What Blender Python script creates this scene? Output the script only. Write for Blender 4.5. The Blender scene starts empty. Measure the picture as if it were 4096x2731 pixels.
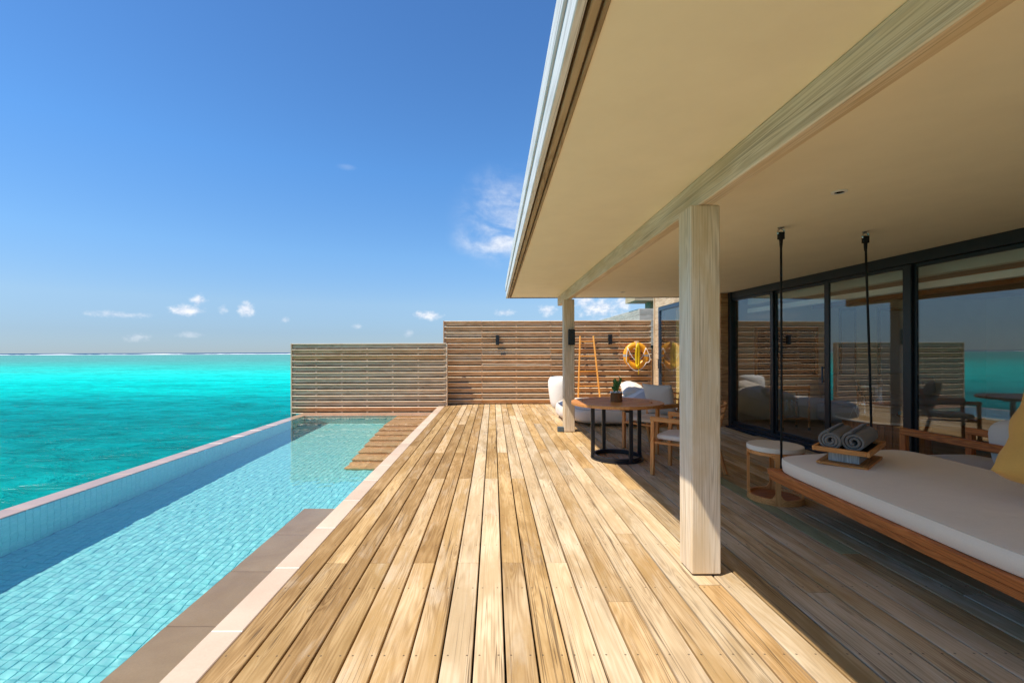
import bpy, bmesh, math, random
import numpy as np
from mathutils import Vector, Matrix, noise
R = math.radians
sc = bpy.context.scene
C = sc.collection
rnd = random.Random(7)

# ------------------------------------------------------------------ camera
cam_d = bpy.data.cameras.new('camera')
cam = bpy.data.objects.new('camera', cam_d); C.objects.link(cam)
cam.location = (0, 0, 1.42)
cam.rotation_euler = (R(90), R(0.2), 0)
cam_d.sensor_width = 36.0
cam_d.lens = 15.995
cam_d.shift_x = 0.0183
cam_d.shift_y = 0.0102
cam_d.clip_start = 0.05
cam_d.clip_end = 80000
sc.camera = cam

# ------------------------------------------------------------------ light
SUN = Vector((-1.0, -0.52, 1.95)).normalized()      # towards the sun
SUN_EL = math.asin(SUN.z); SUN_AZ = math.atan2(SUN.x, SUN.y)
SKY_STRENGTH = 0.0665
sun_d = bpy.data.lights.new('sun', 'SUN')
sun_d.energy = 2.0; sun_d.angle = R(0.53); sun_d.color = (1.0, 0.91, 0.78)
sun = bpy.data.objects.new('sun', sun_d); C.objects.link(sun)
sun.rotation_euler = SUN.to_track_quat('Z', 'Y').to_euler()
sun_d.cycles.is_caustics_light = True

vs = sc.view_settings
vs.view_transform = 'Standard'; vs.look = 'None'; vs.gamma = 1.0; vs.use_curve_mapping = False
vs.exposure = 1.62

cy = sc.cycles
cy.use_denoising = True
try: cy.denoiser = 'OPENIMAGEDENOISE'
except Exception: pass
cy.max_bounces = 12; cy.diffuse_bounces = 8; cy.glossy_bounces = 5
cy.transmission_bounces = 8; cy.transparent_max_bounces = 16
cy.sample_clamp_indirect = 6.0; cy.sample_clamp_direct = 0.0
cy.caustics_refractive = True; cy.caustics_reflective = False
cy.blur_glossy = 0.5

# ------------------------------------------------------------------ node helpers
class NT:
    def __init__(s, tree): s.t = tree; s.n = tree.nodes; s.l = tree.links
    def new(s, typ, **kw):
        n = s.n.new(typ)
        for k, v in kw.items(): setattr(n, k, v)
        return n
    def put(s, sock, v):
        if isinstance(v, bpy.types.NodeSocket): s.l.new(v, sock)
        elif isinstance(v, (tuple, list)) and len(v) == 3 and len(sock.default_value) == 4: sock.default_value = (*v, 1)
        else: sock.default_value = v
    def math(s, op, a, b=None, c=None, clamp=False):
        n = s.new('ShaderNodeMath', operation=op); n.use_clamp = clamp
        s.put(n.inputs[0], a)
        if b is not None: s.put(n.inputs[1], b)
        if c is not None: s.put(n.inputs[2], c)
        return n.outputs[0]
    def vmath(s, op, a, b=None):
        n = s.new('ShaderNodeVectorMath', operation=op)
        s.put(n.inputs[0], a)
        if b is not None: s.put(n.inputs[1], b)
        return n.outputs['Value' if op in ('DOT_PRODUCT', 'LENGTH', 'DISTANCE') else 'Vector']
    def noise(s, vec, scale=1.0, detail=2.0, rough=0.5, dist=0.0):
        n = s.new('ShaderNodeTexNoise')
        s.put(n.inputs['Vector'], vec); n.inputs['Scale'].default_value = scale
        n.inputs['Detail'].default_value = detail; n.inputs['Roughness'].default_value = rough
        n.inputs['Distortion'].default_value = dist
        return n.outputs['Fac']
    def ramp(s, fac, stops, interp='LINEAR'):
        n = s.new('ShaderNodeValToRGB'); cr = n.color_ramp; cr.interpolation = interp
        while len(cr.elements) < len(stops): cr.elements.new(0.5)
        for e, (p, c) in zip(cr.elements, stops): e.position = p; e.color = (*c, 1) if len(c) == 3 else c
        s.put(n.inputs[0], fac); return n.outputs[0]
    def mix(s, fac, a, b, blend='MIX'):
        n = s.new('ShaderNodeMix', data_type='RGBA', blend_type=blend)
        s.put(n.inputs[0], fac); s.put(n.inputs[6], a); s.put(n.inputs[7], b)
        return n.outputs[2]
    def mapr(s, v, a, b, c=0.0, d=1.0, smooth=False):
        n = s.new('ShaderNodeMapRange'); n.clamp = True
        if smooth: n.interpolation_type = 'SMOOTHSTEP'
        s.put(n.inputs['Value'], v)
        n.inputs['From Min'].default_value = a; n.inputs['From Max'].default_value = b
        n.inputs['To Min'].default_value = c; n.inputs['To Max'].default_value = d
        return n.outputs[0]
    def comb(s, x, y, z):
        n = s.new('ShaderNodeCombineXYZ')
        for i, v in enumerate((x, y, z)): s.put(n.inputs[i], v)
        return n.outputs[0]
    def sep(s, v):
        n = s.new('ShaderNodeSeparateXYZ'); s.put(n.inputs[0], v); return n.outputs
    def bump(s, h, strength=0.3, dist=0.01):
        n = s.new('ShaderNodeBump'); n.inputs['Strength'].default_value = strength
        n.inputs['Distance'].default_value = dist; s.put(n.inputs['Height'], h); return n.outputs[0]

def new_mat(name):
    m = bpy.data.materials.new(name); m.use_nodes = True
    t = NT(m.node_tree); t.n.clear()
    out = t.new('ShaderNodeOutputMaterial')
    return m, t, out

def principled(t, out, color, rough=0.5, metal=0.0, spec=0.5, normal=None, **kw):
    p = t.new('ShaderNodeBsdfPrincipled')
    t.put(p.inputs['Base Color'], color); t.put(p.inputs['Roughness'], rough)
    p.inputs['Metallic'].default_value = metal; p.inputs['Specular IOR Level'].default_value = spec
    if normal is not None: t.put(p.inputs['Normal'], normal)
    for k, v in kw.items(): t.put(p.inputs[k], v)
    t.l.new(p.outputs[0], out.inputs[0]); return p

_mc = {}
def cached(f):
    def g(*a, **k):
        key = (f.__name__, a, tuple(sorted(k.items())))
        if key not in _mc: _mc[key] = f(*a, **k)
        return _mc[key]
    return g

def obj_coords(t, axis='Y'):
    tc = t.new('ShaderNodeTexCoord'); oi = t.new('ShaderNodeObjectInfo')
    r = oi.outputs['Random']
    off = t.comb(t.math('MULTIPLY', r, 37.1), t.math('MULTIPLY', r, 91.7), t.math('MULTIPLY', r, 53.3))
    s = t.sep(t.vmath('ADD', tc.outputs['Object'], off))
    o = {'X': (1, 0, 2), 'Y': (0, 1, 2), 'Z': (0, 2, 1)}[axis]
    return t.comb(s[o[0]], s[o[1]], s[o[2]]), r

@cached
def wood(name, dark, mid, light, axis='Y', grain=1.0, rough=0.62, ring=0.45, var=0.16, crack=0.0, blotch=0.5, spec=0.3, bump=0.25, stain=None, straight=1.0, fine=1.0, screws=False, knots=0.0):
    m, t, out = new_mat(name)
    v, r = obj_coords(t, axis)
    n1 = t.noise(t.vmath('MULTIPLY', v, (8*grain, 0.55*grain*straight, 8*grain)), 1, 2, 0.5, 0.35*straight)
    if knots > 0:
        vo = t.new('ShaderNodeTexVoronoi'); t.put(vo.inputs['Vector'], t.vmath('MULTIPLY', v, (7.5, 1.5, 7.5))); vo.inputs['Scale'].default_value = 1.0
        kd = vo.outputs['Distance']
        pull = t.mapr(kd, 0.0, 0.42, 1, 0, True)
        n1 = t.math('ADD', n1, t.math('MULTIPLY', t.math('MULTIPLY', pull, pull), 0.22*knots))
        kcore = t.math('MULTIPLY', t.mapr(kd, 0.05, 0.13, 1, 0, True), min(1, knots)*0.55)
    rings = t.math('MULTIPLY_ADD', t.math('SINE', t.math('MULTIPLY', n1, 75.0)), 0.5, 0.5)
    fib = t.noise(t.vmath('MULTIPLY', v, (150*grain*fine, 3.0*grain, 150*grain*fine)), 1, 3, 0.6)
    blo = t.noise(t.vmath('MULTIPLY', v, (5.5, 1.4, 5.5)), 1, 3, 0.55, 0.3)
    f = t.math('ADD', t.math('MULTIPLY', rings, ring*0.6), t.math('MULTIPLY', fib, 0.55))
    f = t.math('ADD', f, t.math('MULTIPLY', t.math('SUBTRACT', blo, 0.5), blotch*1.6))
    f = t.math('ADD', f, 0.10)
    col = t.ramp(f, [(0.12, dark), (0.48, mid), (0.85, light)])
    if stain:
        st = t.mapr(t.noise(t.vmath('MULTIPLY', v, (4.0, 0.9, 4.0)), 1.3, 4, 0.62, 0.7), 0.44, 0.62)
        col = t.mix(t.math('MULTIPLY', st, 0.72), col, stain)
        gy = t.mapr(t.noise(t.vmath('MULTIPLY', v, (9.0, 1.6, 9.0)), 1, 5, 0.65, 0.5), 0.54, 0.70)
        col = t.mix(t.math('MULTIPLY', gy, 0.5), col, tuple(0.5*a+0.5*b for a, b in zip(light, (.50, .45, .37))))
    if knots > 0: col = t.mix(kcore, col, dark)
    k = t.math('MULTIPLY_ADD', t.math('FRACT', t.math('MULTIPLY', r, 17.37)), 2*var, 1-var)
    col = t.mix(1.0, col, t.comb(k, k, k), 'MULTIPLY')
    h = t.math('ADD', t.math('MULTIPLY', fib, 0.6), t.math('MULTIPLY', rings, 0.25))
    if crack > 0:
        cn = t.noise(t.vmath('MULTIPLY', v, (34, 0.30, 34)), 1, 1, 0.5, 0.15)
        ck = t.mapr(t.math('ABSOLUTE', t.math('SUBTRACT', cn, 0.5)), 0.004, 0.017, 1, 0)
        gate = t.mapr(t.noise(t.vmath('MULTIPLY', v, (6, 0.6, 6)), 1, 1), 0.45, 0.56)
        ck = t.math('MULTIPLY', t.math('MULTIPLY', ck, gate), crack)
        col = t.mix(ck, col, (0.10, 0.065, 0.038))
        h = t.math('SUBTRACT', h, t.math('MULTIPLY', ck, 1.2))
    if screws:
        g = t.new('ShaderNodeNewGeometry'); tc2 = t.new('ShaderNodeTexCoord')
        yy = t.math('SUBTRACT', t.math('MULTIPLY', t.math('FRACT', t.math('MULTIPLY', t.sep(g.outputs['Position'])[1], 1/0.61)), 0.61), 0.305)
        xx = t.math('SUBTRACT', t.math('ABSOLUTE', t.sep(tc2.outputs['Object'])[0]), 0.045)
        dd = t.vmath('LENGTH', t.comb(xx, yy, 0.0))
        sk = t.mapr(dd, 0.0042, 0.0056, 0.85, 0)
        col = t.mix(sk, col, (0.10, 0.075, 0.05)); h = t.math('SUBTRACT', h, sk)
    rg = t.mapr(fib, 0.3, 0.7, rough-0.08, rough+0.1)
    principled(t, out, col, rg, spec=spec, normal=t.bump(h, bump, 0.002))
    return m

@cached
def plain(name, color, rough=0.5, metal=0.0, spec=0.5, nscale=0.0, nstr=0.15, var=0.0, ndist=0.003):
    m, t, out = new_mat(name)
    tc = t.new('ShaderNodeTexCoord'); c = color; nm = None
    if var > 0:
        n = t.noise(tc.outputs['Object'], 3.0, 5, 0.6)
        c = t.mix(t.mapr(n, 0.3, 0.7), tuple(x*(1-var) for x in color), tuple(min(1, x*(1+var)) for x in color))
    if nscale > 0: nm = t.bump(t.noise(tc.outputs['Object'], nscale, 4, 0.6), nstr, ndist)
    principled(t, out, c, rough, metal, spec, nm)
    return m

@cached
def fabric(name, color, scale=420.0, crease=0.4, var=0.07):
    m, t, out = new_mat(name)
    v, r = obj_coords(t, 'Y')
    s = t.sep(v)
    w = t.math('ADD', t.math('SINE', t.math('MULTIPLY', s[0], scale*2)), t.math('SINE', t.math('MULTIPLY', s[1], scale*2)))
    w = t.math('MULTIPLY', w, 0.25)
    nn = t.noise(v, 160, 3, 0.6)
    big = t.noise(v, 3.2, 3, 0.5, 0.4)
    f = t.math('ADD', t.math('MULTIPLY', nn, 0.55), t.math('MULTIPLY', big, 0.45))
    c = t.mix(t.mapr(f, 0.3, 0.7), tuple(x*(1-var) for x in color), tuple(min(1, x*(1+var)) for x in color))
    b1 = t.bump(t.math('ADD', nn, w), 0.22, 0.001)
    n2 = t.new('ShaderNodeBump'); n2.inputs['Strength'].default_value = crease; n2.inputs['Distance'].default_value = 0.02
    t.put(n2.inputs['Height'], t.noise(v, 5.5, 2, 0.5, 0.8)); t.l.new(b1, n2.inputs['Normal'])
    principled(t, out, c, 0.92, spec=0.15, normal=n2.outputs[0], **{'Sheen Weight': 0.15})
    return m

@cached
def pane_glass(name, tint=(0.97, 0.98, 0.975), f0=0.085):
    m, t, out = new_mat(name)
    g = t.new('ShaderNodeNewGeometry')
    c = t.math('ABSOLUTE', t.vmath('DOT_PRODUCT', g.outputs['Normal'], g.outputs['Incoming']))
    k = t.math('POWER', t.math('SUBTRACT', 1.0, c, clamp=True), 5.0)
    fr = t.math('MULTIPLY_ADD', k, 1-f0, f0, clamp=True)
    tr = t.new('ShaderNodeBsdfTransparent'); tr.inputs[0].default_value = (*tint, 1)
    gl = t.new('ShaderNodeBsdfGlossy'); gl.inputs['Roughness'].default_value = 0.0; gl.inputs[0].default_value = (1, 1, 1, 1)
    mx = t.new('ShaderNodeMixShader'); t.l.new(fr, mx.inputs[0]); t.l.new(tr.outputs[0], mx.inputs[1]); t.l.new(gl.outputs[0], mx.inputs[2])
    t.l.new(mx.outputs[0], out.inputs[0])
    return m

@cached
def stone(name, a, b, rough=0.55, scale=2.2, spec=0.4, bscale=40, bstr=0.2, coat=0.0):
    m, t, out = new_mat(name)
    v, r = obj_coords(t, 'Y')
    n = t.noise(v, scale, 6, 0.6, 0.6); f = t.noise(v, 90, 3, 0.6)
    col = t.mix(t.mapr(t.math('ADD', t.math('MULTIPLY', n, 0.75), t.math('MULTIPLY', f, 0.25)), 0.32, 0.68), a, b)
    k = t.math('MULTIPLY_ADD', t.math('FRACT', t.math('MULTIPLY', r, 11.3)), 0.22, 0.89)
    col = t.mix(1.0, col, t.comb(k, k, k), 'MULTIPLY')
    principled(t, out, col, rough, spec=spec, normal=t.bump(t.math('ADD', f, t.noise(v, bscale, 4, 0.6)), bstr, 0.003), **({'Coat Weight': coat, 'Coat Roughness': 0.03} if coat else {}))
    return m

@cached
def pool_tile(name='pool_tile_glaze'):
    m, t, out = new_mat(name)
    g = t.new('ShaderNodeNewGeometry')
    p = t.vmath('MULTIPLY', g.outputs['Position'], (13.3333, 13.3333, 13.3333))
    cell = t.vmath('FLOOR', t.vmath('ADD', p, (0.4667, 0.3333, 0.2667)))
    wn = t.new('ShaderNodeTexWhiteNoise'); t.l.new(cell, wn.inputs['Vector'])
    col = t.ramp(wn.outputs['Value'], [(0.0, (0.25, 0.73, 0.70)), (0.5, (0.29, 0.77, 0.73)), (1.0, (0.34, 0.81, 0.77))])
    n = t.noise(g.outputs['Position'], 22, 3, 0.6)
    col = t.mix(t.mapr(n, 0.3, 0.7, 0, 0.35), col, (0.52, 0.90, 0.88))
    principled(t, out, col, 0.3, spec=0.4)
    return m

# ------------------------------------------------------------------ mesh helpers
def prop(o, label=None, cat=None, group=None, kind=None):
    if label: o['label'] = label
    if cat: o['category'] = cat
    if group: o['group'] = group
    if kind: o['kind'] = kind
    return o

def link(name, me, mat=None, parent=None, loc=(0, 0, 0), rot=(0, 0, 0)):
    if mat is not None and len(me.materials) == 0: me.materials.append(mat)
    o = bpy.data.objects.new(name, me); C.objects.link(o)
    if mat is not None and me.materials[0] != mat:
        o.material_slots[0].link = 'OBJECT'; o.material_slots[0].material = mat
    o.location = loc; o.rotation_euler = rot
    if parent is not None: o.parent = parent
    return o

def thing(name, label, cat, loc=(0, 0, 0), rz=0.0, group=None, rot=None):
    o = bpy.data.objects.new(name, None); C.objects.link(o)
    o.empty_display_size = 0.1
    o.location = loc; o.rotation_euler = rot if rot else (0, 0, rz)
    return prop(o, label, cat, group)

class MB:
    def __init__(s): s.v = []; s.f = []; s.sm = []
    def add(s, vs, fs, smooth=False, M=None):
        k = len(s.v)
        s.v += [tuple(M @ Vector(p)) if M is not None else tuple(p) for p in vs]
        s.f += [tuple(i + k for i in f) for f in fs]; s.sm += [smooth]*len(fs)
        return s
    def box(s, x0, x1, y0, y1, z0, z1, M=None):
        vs = [(x, y, z) for z in (z0, z1) for y in (y0, y1) for x in (x0, x1)]
        return s.add(vs, [(0, 2, 3, 1), (4, 5, 7, 6), (0, 1, 5, 4), (2, 6, 7, 3), (0, 4, 6, 2), (1, 3, 7, 5)], False, M)
    def frame(s, p, d):
        d = d.normalized(); a = Vector((0, 0, 1)) if abs(d.z) < 0.9 else Vector((1, 0, 0))
        u = d.cross(a).normalized(); return u, d.cross(u).normalized()
    def tube(s, pts, r, n=8, closed=False, caps=True, M=None):
        pts = [Vector(p) for p in pts]; N = len(pts)
        rs = r if isinstance(r, (list, tuple)) else [r]*N
        vs = []; u = None
        for i, p in enumerate(pts):
            a = pts[(i-1) % N] if (closed or i > 0) else p; b = pts[(i+1) % N] if (closed or i < N-1) else p
            d = (b - a).normalized()
            if u is None: u, w = s.frame(p, d)
            else:
                u = (u - d*u.dot(d)); u = u.normalized() if u.length > 1e-6 else s.frame(p, d)[0]
            w = d.cross(u)
            for k in range(n):
                an = 2*math.pi*k/n; vs.append(p + (u*math.cos(an) + w*math.sin(an))*rs[i])
        fs = []
        for i in range(N if closed else N-1):
            j = (i+1) % N
            for k in range(n):
                k2 = (k+1) % n; fs.append((i*n+k, i*n+k2, j*n+k2, j*n+k))
        if caps and not closed:
            fs.append(tuple(reversed(range(n)))); fs.append(tuple((N-1)*n + k for k in range(n)))
        return s.add(vs, fs, True, M)
    def lathe(s, prof, n=32, c=(0, 0, 0), M=None, sx=1, sy=1):
        vs = []; fs = []
        for r, z in prof:
            for k in range(n):
                a = 2*math.pi*k/n; vs.append((c[0]+r*math.cos(a)*sx, c[1]+r*math.sin(a)*sy, c[2]+z))
        for i in range(len(prof)-1):
            for k in range(n):
                k2 = (k+1) % n; fs.append((i*n+k, i*n+k2, (i+1)*n+k2, (i+1)*n+k))
        shut = prof[0] == prof[-1]
        if prof[0][0] > 1e-5 and not shut: fs.append(tuple(reversed(range(n))))
        if prof[-1][0] > 1e-5 and not shut: fs.append(tuple((len(prof)-1)*n+k for k in range(n)))
        return s.add(vs, fs, True, M)
    def mesh(s, name):
        me = bpy.data.meshes.new(name); me.from_pydata(s.v, [], s.f)
        me.polygons.foreach_set('use_smooth', s.sm); me.update()
        return me
    def build(s, name, mat, parent=None, loc=(0, 0, 0), rot=(0, 0, 0), auto=True):
        me = s.mesh(name)
        if auto and any(s.sm):
            try: me.set_sharp_from_angle(angle=R(40))
            except Exception: pass
        return link(name, me, mat, parent, loc, rot)

_bb = {}
def bbox_mesh(sx, sy, sz, bev=0.004, seg=1):
    key = (round(sx, 4), round(sy, 4), round(sz, 4), bev, seg)
    if key in _bb: return _bb[key]
    bm = bmesh.new(); bmesh.ops.create_cube(bm, size=1.0)
    bmesh.ops.scale(bm, vec=(sx, sy, sz), verts=bm.verts)
    if bev > 0: bmesh.ops.bevel(bm, geom=bm.edges[:], offset=bev, segments=seg, affect='EDGES', profile=0.6)
    me = bpy.data.meshes.new('board'); bm.to_mesh(me); bm.free()
    if seg > 1:
        for p in me.polygons: p.use_smooth = True
    _bb[key] = me; return me
def bbox(name, size, mat, loc, parent=None, bev=0.004, rot=(0, 0, 0), seg=1):
    return link(name, bbox_mesh(*size, bev, seg), mat, parent, loc, rot)
def span(name, x0, x1, y0, y1, z0, z1, mat, parent=None, bev=0.004, seg=1):
    return bbox(name, (x1-x0, y1-y0, z1-z0), mat, ((x0+x1)/2, (y0+y1)/2, (z0+z1)/2), parent, bev, (0, 0, 0), seg)
def bar(name, p, q, w, d, mat, parent=None, bev=0.004, up=(0, 0, 1)):
    """a squared member from p to q; local Z runs along it"""
    p = Vector(p); q = Vector(q); z = (q-p); L = z.length; z.normalize()
    u = Vector(up)
    if abs(z.dot(u)) > 0.98: u = Vector((0, 1, 0))
    x = u.cross(z).normalized(); y = z.cross(x)
    M = Matrix((x, y, z)).transposed().to_4x4(); M.translation = (p+q)/2
    o = link(name, bbox_mesh(w, d, L, bev), mat, parent); o.matrix_local = M
    return o

def cushion_mesh(name, lx, ly, lz, edge=0.35, n=14, crown=0.25, wob=0.0, seed=0):
    """soft pad: superellipsoid box with a crowned top"""
    vs = []; fs = []; m = n*4; rows = 14
    for i in range(rows+1):
        ph = -math.pi/2 + math.pi*i/rows
        cz = math.copysign(abs(math.sin(ph))**edge, math.sin(ph)); cr = abs(math.cos(ph))**edge
        for k in range(m):
            a = 2*math.pi*k/m; e = 0.22
            x = math.copysign(abs(math.cos(a))**e, math.cos(a))*cr; y = math.copysign(abs(math.sin(a))**e, math.sin(a))*cr
            z = cz*(1 - crown*(0.5*(x*x + y*y))*0.6)
            p = Vector((x*lx/2, y*ly/2, z*lz/2))
            if wob: p += noise.noise_vector(p*5 + Vector((seed, 0, 0)))*wob
            vs.append(p)
    for i in range(rows):
        for k in range(m):
            k2 = (k+1) % m; fs.append((i*m+k, i*m+k2, (i+1)*m+k2, (i+1)*m+k))
    b = MB(); b.add(vs, fs, True); return b.mesh(name)

def pillow_mesh(name, w, h, t, n=22, seed=0, wob=0.012):
    vs = []; fs = []
    for side in (1, -1):
        for j in range(n+1):
            for i in range(n+1):
                u = 2*i/n-1; v = 2*j/n-1
                pin = 1 - 0.07*(1-abs(u)**2)*abs(v)**3; pin2 = 1 - 0.07*(1-abs(v)**2)*abs(u)**3
                th = (max(0, 1-abs(u)**2.6)*max(0, 1-abs(v)**2.6))**0.55*t/2
                p = Vector((u*w/2*pin2, v*h/2*pin, side*th))
                q = noise.noise_vector(Vector((u*2.2+seed, v*2.2, side*0.7)))*wob
                vs.append(p + q*(1 if th > 0.002 else 0.0))
    N = (n+1)*(n+1)
    for j in range(n):
        for i in range(n):
            a = j*(n+1)+i
            fs.append((a, a+1, a+n+2, a+n+1)); fs.append((N+a, N+a+n+1, N+a+n+2, N+a+1))
    b = MB(); b.add(vs, fs, True)
    me = b.mesh(name)
    bm = bmesh.new(); bm.from_mesh(me); bmesh.ops.remove_doubles(bm, verts=bm.verts, dist=0.0008); bm.to_mesh(me); bm.free()
    for p in me.polygons: p.use_smooth = True
    return me

# ------------------------------------------------------------------ world
def build_world():
    w = bpy.data.worlds.new('World'); sc.world = w; w.use_nodes = True
    t = NT(w.node_tree); t.n.clear()
    out = t.new('ShaderNodeOutputWorld'); bg = t.new('ShaderNodeBackground')
    sky = t.new('ShaderNodeTexSky'); sky.sky_type = 'NISHITA'; sky.sun_disc = False
    sky.sun_elevation = SUN_EL; sky.sun_rotation = SUN_AZ
    sky.altitude = 0; sky.air_density = 1.0; sky.dust_density = 0.0; sky.ozone_density = 3.0
    tc = t.new('ShaderNodeTexCoord'); d = t.sep(tc.outputs['Generated'])
    # marine haze: a thicker, greyer lower sky and a purer blue overhead
    hz = t.ramp(d[2], [(0.0, (.26, .355, .57)), (0.04, (.32, .40, .57)), (0.10, (.47, .54, .64)), (0.20, (.48, .66, .79)), (0.36, (.43, .71, .92)), (0.60, (.40, .65, .88))])
    col = t.mix(1.0, sky.outputs[0], hz, 'MULTIPLY')
    az = t.math('ARCTAN2', d[0], d[1])
    el = t.math('ARCSINE', d[2])
    ae = t.comb(az, el, 0.0)
    n1 = t.noise(t.vmath('MULTIPLY', ae, (1, 1.35, 1)), 62, 6, 0.62, 0.2)
    n2 = t.noise(t.vmath('MULTIPLY', ae, (1, 1.35, 1)), 17, 4, 0.6, 0.0)
    nn = t.math('ADD', t.math('MULTIPLY', t.math('SUBTRACT', n1, 0.5), 1.7), t.math('MULTIPLY', t.math('SUBTRACT', n2, 0.5), 1.2))
    def blob(px, py, rx, ry, dens, amp=0.95, soft=1.05):
        u = (px-1133)/1045; v = (808-py)/1045
        a0 = math.atan(u); e0 = math.atan(v/math.sqrt(1+u*u))
        ra = rx/1045/(1+u*u); re = ry/1045/math.sqrt(1+u*u+v*v)
        q = t.comb(t.math('MULTIPLY', t.math('SUBTRACT', az, a0), 1/ra), t.math('MULTIPLY', t.math('SUBTRACT', el, e0), 1/re), 0.0)
        dist = t.vmath('LENGTH', q)
        f = t.math('ADD', t.math('SUBTRACT', 1.0, dist), t.math('MULTIPLY', nn, amp))
        return t.math('MULTIPLY', t.mapr(f, 0.0, soft, 0, 1, True), dens)
    cl = None
    for b in [(430, 710, 44, 17, .95), (456, 688, 24, 20, .95), (566, 708, 23, 22, .9), (512, 709, 16, 13, .5), (270, 719, 95, 10, .6),
              (985, 724, 36, 12, .8), (962, 721, 16, 10, .8), (1160, 718, 28, 11, .8), (1380, 706, 66, 32, 1.0), (1345, 690, 34, 26, .95), (1428, 700, 30, 26, .9), (1258, 712, 26, 17, .8),
              (312, 772, 42, 13, .35), (440, 766, 40, 10, .35), (656, 733, 14, 9, .4), (820, 748, 16, 8, .35), (938, 765, 13, 14, .35)]:
        m = blob(*b); cl = m if cl is None else t.math('MAXIMUM', cl, m)
    # the same small cumulus all round the horizon, and thin veils
    far = t.noise(t.vmath('MULTIPLY', t.comb(t.math('ADD', az, 5.3), el, 0.0), (1, 2.2, 1)), 9, 5, 0.6, 0.2)
    band = t.math('MULTIPLY', t.mapr(el, 0.02, 0.07, 0, 1, True), t.mapr(el, 0.10, 0.26, 1, 0, True))
    side = t.mapr(t.math('ABSOLUTE', t.math('ADD', az, 0.28)), 0.68, 0.85, 0, 1, True)
    cl = t.math('MAXIMUM', cl, t.math('MULTIPLY', t.math('MULTIPLY', t.mapr(far, 0.52, 0.66, 0, 1, True), band), t.math('MULTIPLY', side, 0.9)))
    # feathery cirrus beside the eave
    wv = t.vmath('MULTIPLY', t.comb(t.math('ADD', az, t.math('MULTIPLY', el, -0.45)), t.math('ADD', el, t.math('MULTIPLY', az, 0.35)), 0.0), (9, 17, 1))
    wn = t.noise(wv, 1.0, 6, 0.58, 0.5)
    def soft_blob(px, py, rx, ry):
        u = (px-1133)/1045; v = (808-py)/1045
        a0 = math.atan(u); e0 = math.atan(v/math.sqrt(1+u*u))
        q = t.comb(t.math('MULTIPLY', t.math('SUBTRACT', az, a0), 1045/rx), t.math('MULTIPLY', t.math('SUBTRACT', el, e0), 1045/ry), 0.0)
        return t.mapr(t.vmath('LENGTH', q), 0.1, 1.0, 1, 0, True)
    c1 = t.math('MULTIPLY', soft_blob(1165, 500, 150, 130), t.mapr(wn, 0.30, 0.78, 0, 1, True))
    c2 = t.math('MULTIPLY', soft_blob(1150, 548, 130, 62), t.mapr(wn, 0.34, 0.66, 0, 1, True))
    c3 = t.math('MULTIPLY', soft_blob(797, 383, 26, 8), t.mapr(wn, 0.35, 0.8, 0, 0.3))
    cir = t.math('MAXIMUM', t.math('MULTIPLY', c1, 0.62), t.math('MAXIMUM', t.math('MULTIPLY', c2, 0.95), c3))
    cl = t.math('MAXIMUM', cl, cir, clamp=True)
    white = t.mix(t.mapr(n1, 0.35, 0.65), (3.3, 3.7, 4.5), (5.0, 5.1, 5.3))
    t.l.new(t.mix(cl, col, white), bg.inputs[0]); bg.inputs[1].default_value = SKY_STRENGTH
    t.l.new(bg.outputs[0], out.inputs[0])
build_world()
# ==== PART2 ====
# ------------------------------------------------------------------ palettes
def deckwood(i, axis='Y'):
    P = [((0.285, 0.174, 0.0765), (0.537, 0.376, 0.203), (0.684, 0.522, 0.32)),     # honey
         ((0.257, 0.146, 0.054), (0.484, 0.315, 0.14), (0.627, 0.442, 0.221)),       # golden
         ((0.285, 0.211, 0.126), (0.518, 0.399, 0.252), (0.646, 0.526, 0.36)),        # silver
         ((0.342, 0.235, 0.126), (0.598, 0.446, 0.27), (0.731, 0.583, 0.387)),          # pale
         ((0.18, 0.0987, 0.036), (0.38, 0.235, 0.099), (0.541, 0.362, 0.18)),         # brown
         ((0.19, 0.188, 0.09), (0.314, 0.31, 0.162), (0.399, 0.395, 0.225))][i]        # green
    st = [(0.418, 0.259, 0.099), (0.342, 0.207, 0.0765), (0.399, 0.273, 0.135), (0.494, 0.357, 0.198), (0.285, 0.164, 0.0585), (0.247, 0.254, 0.126)][i]
    return wood('deck_wood_%d' % i, *P, axis, crack=0.75, var=0.11, stain=st, grain=1.3, ring=0.36, blotch=0.7, rough=0.76, spec=0.12, fine=1.5, straight=.8, screws=True, bump=.4, knots=.9)
def fencewood(k=0, axis='X'):
    P = [((.30, .155, .07), (.59, .345, .17), (.76, .49, .275)), ((.32, .22, .135), (.55, .405, .26), (.69, .54, .375)),
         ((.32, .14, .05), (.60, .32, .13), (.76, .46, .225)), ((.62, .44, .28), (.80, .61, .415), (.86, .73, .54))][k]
    return wood('fence_wood_%d%s' % (k, axis), *P, axis, var=0.14, grain=1.2, ring=0.6)
def teak(axis='Z', k=0):
    P = [((.26, .085, .02), (.58, .235, .062), (.74, .36, .12)), ((.19, .05, .012), (.42, .125, .027), (.58, .20, .05))][k]
    return wood('teak_%d%s' % (k, axis), *P, axis, var=0.08, grain=1.6, rough=0.45, blotch=0.35, spec=0.4)
def pine(axis='Z'):
    return wood('pine_post_' + axis, (.42, .31, .195), (.71, .575, .405), (.83, .70, .53), axis, var=0.05, grain=1.9, ring=0.8, blotch=0.35, stain=(.66, .49, .28), straight=.35, crack=.35, knots=.5)
def whitewood(axis='Y'):
    return wood('bleached_wood_' + axis, (.42, .41, .38), (.70, .69, .66), (.82, .81, .79), axis, var=0.04, grain=1.0, crack=0.5, blotch=0.3)
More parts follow.
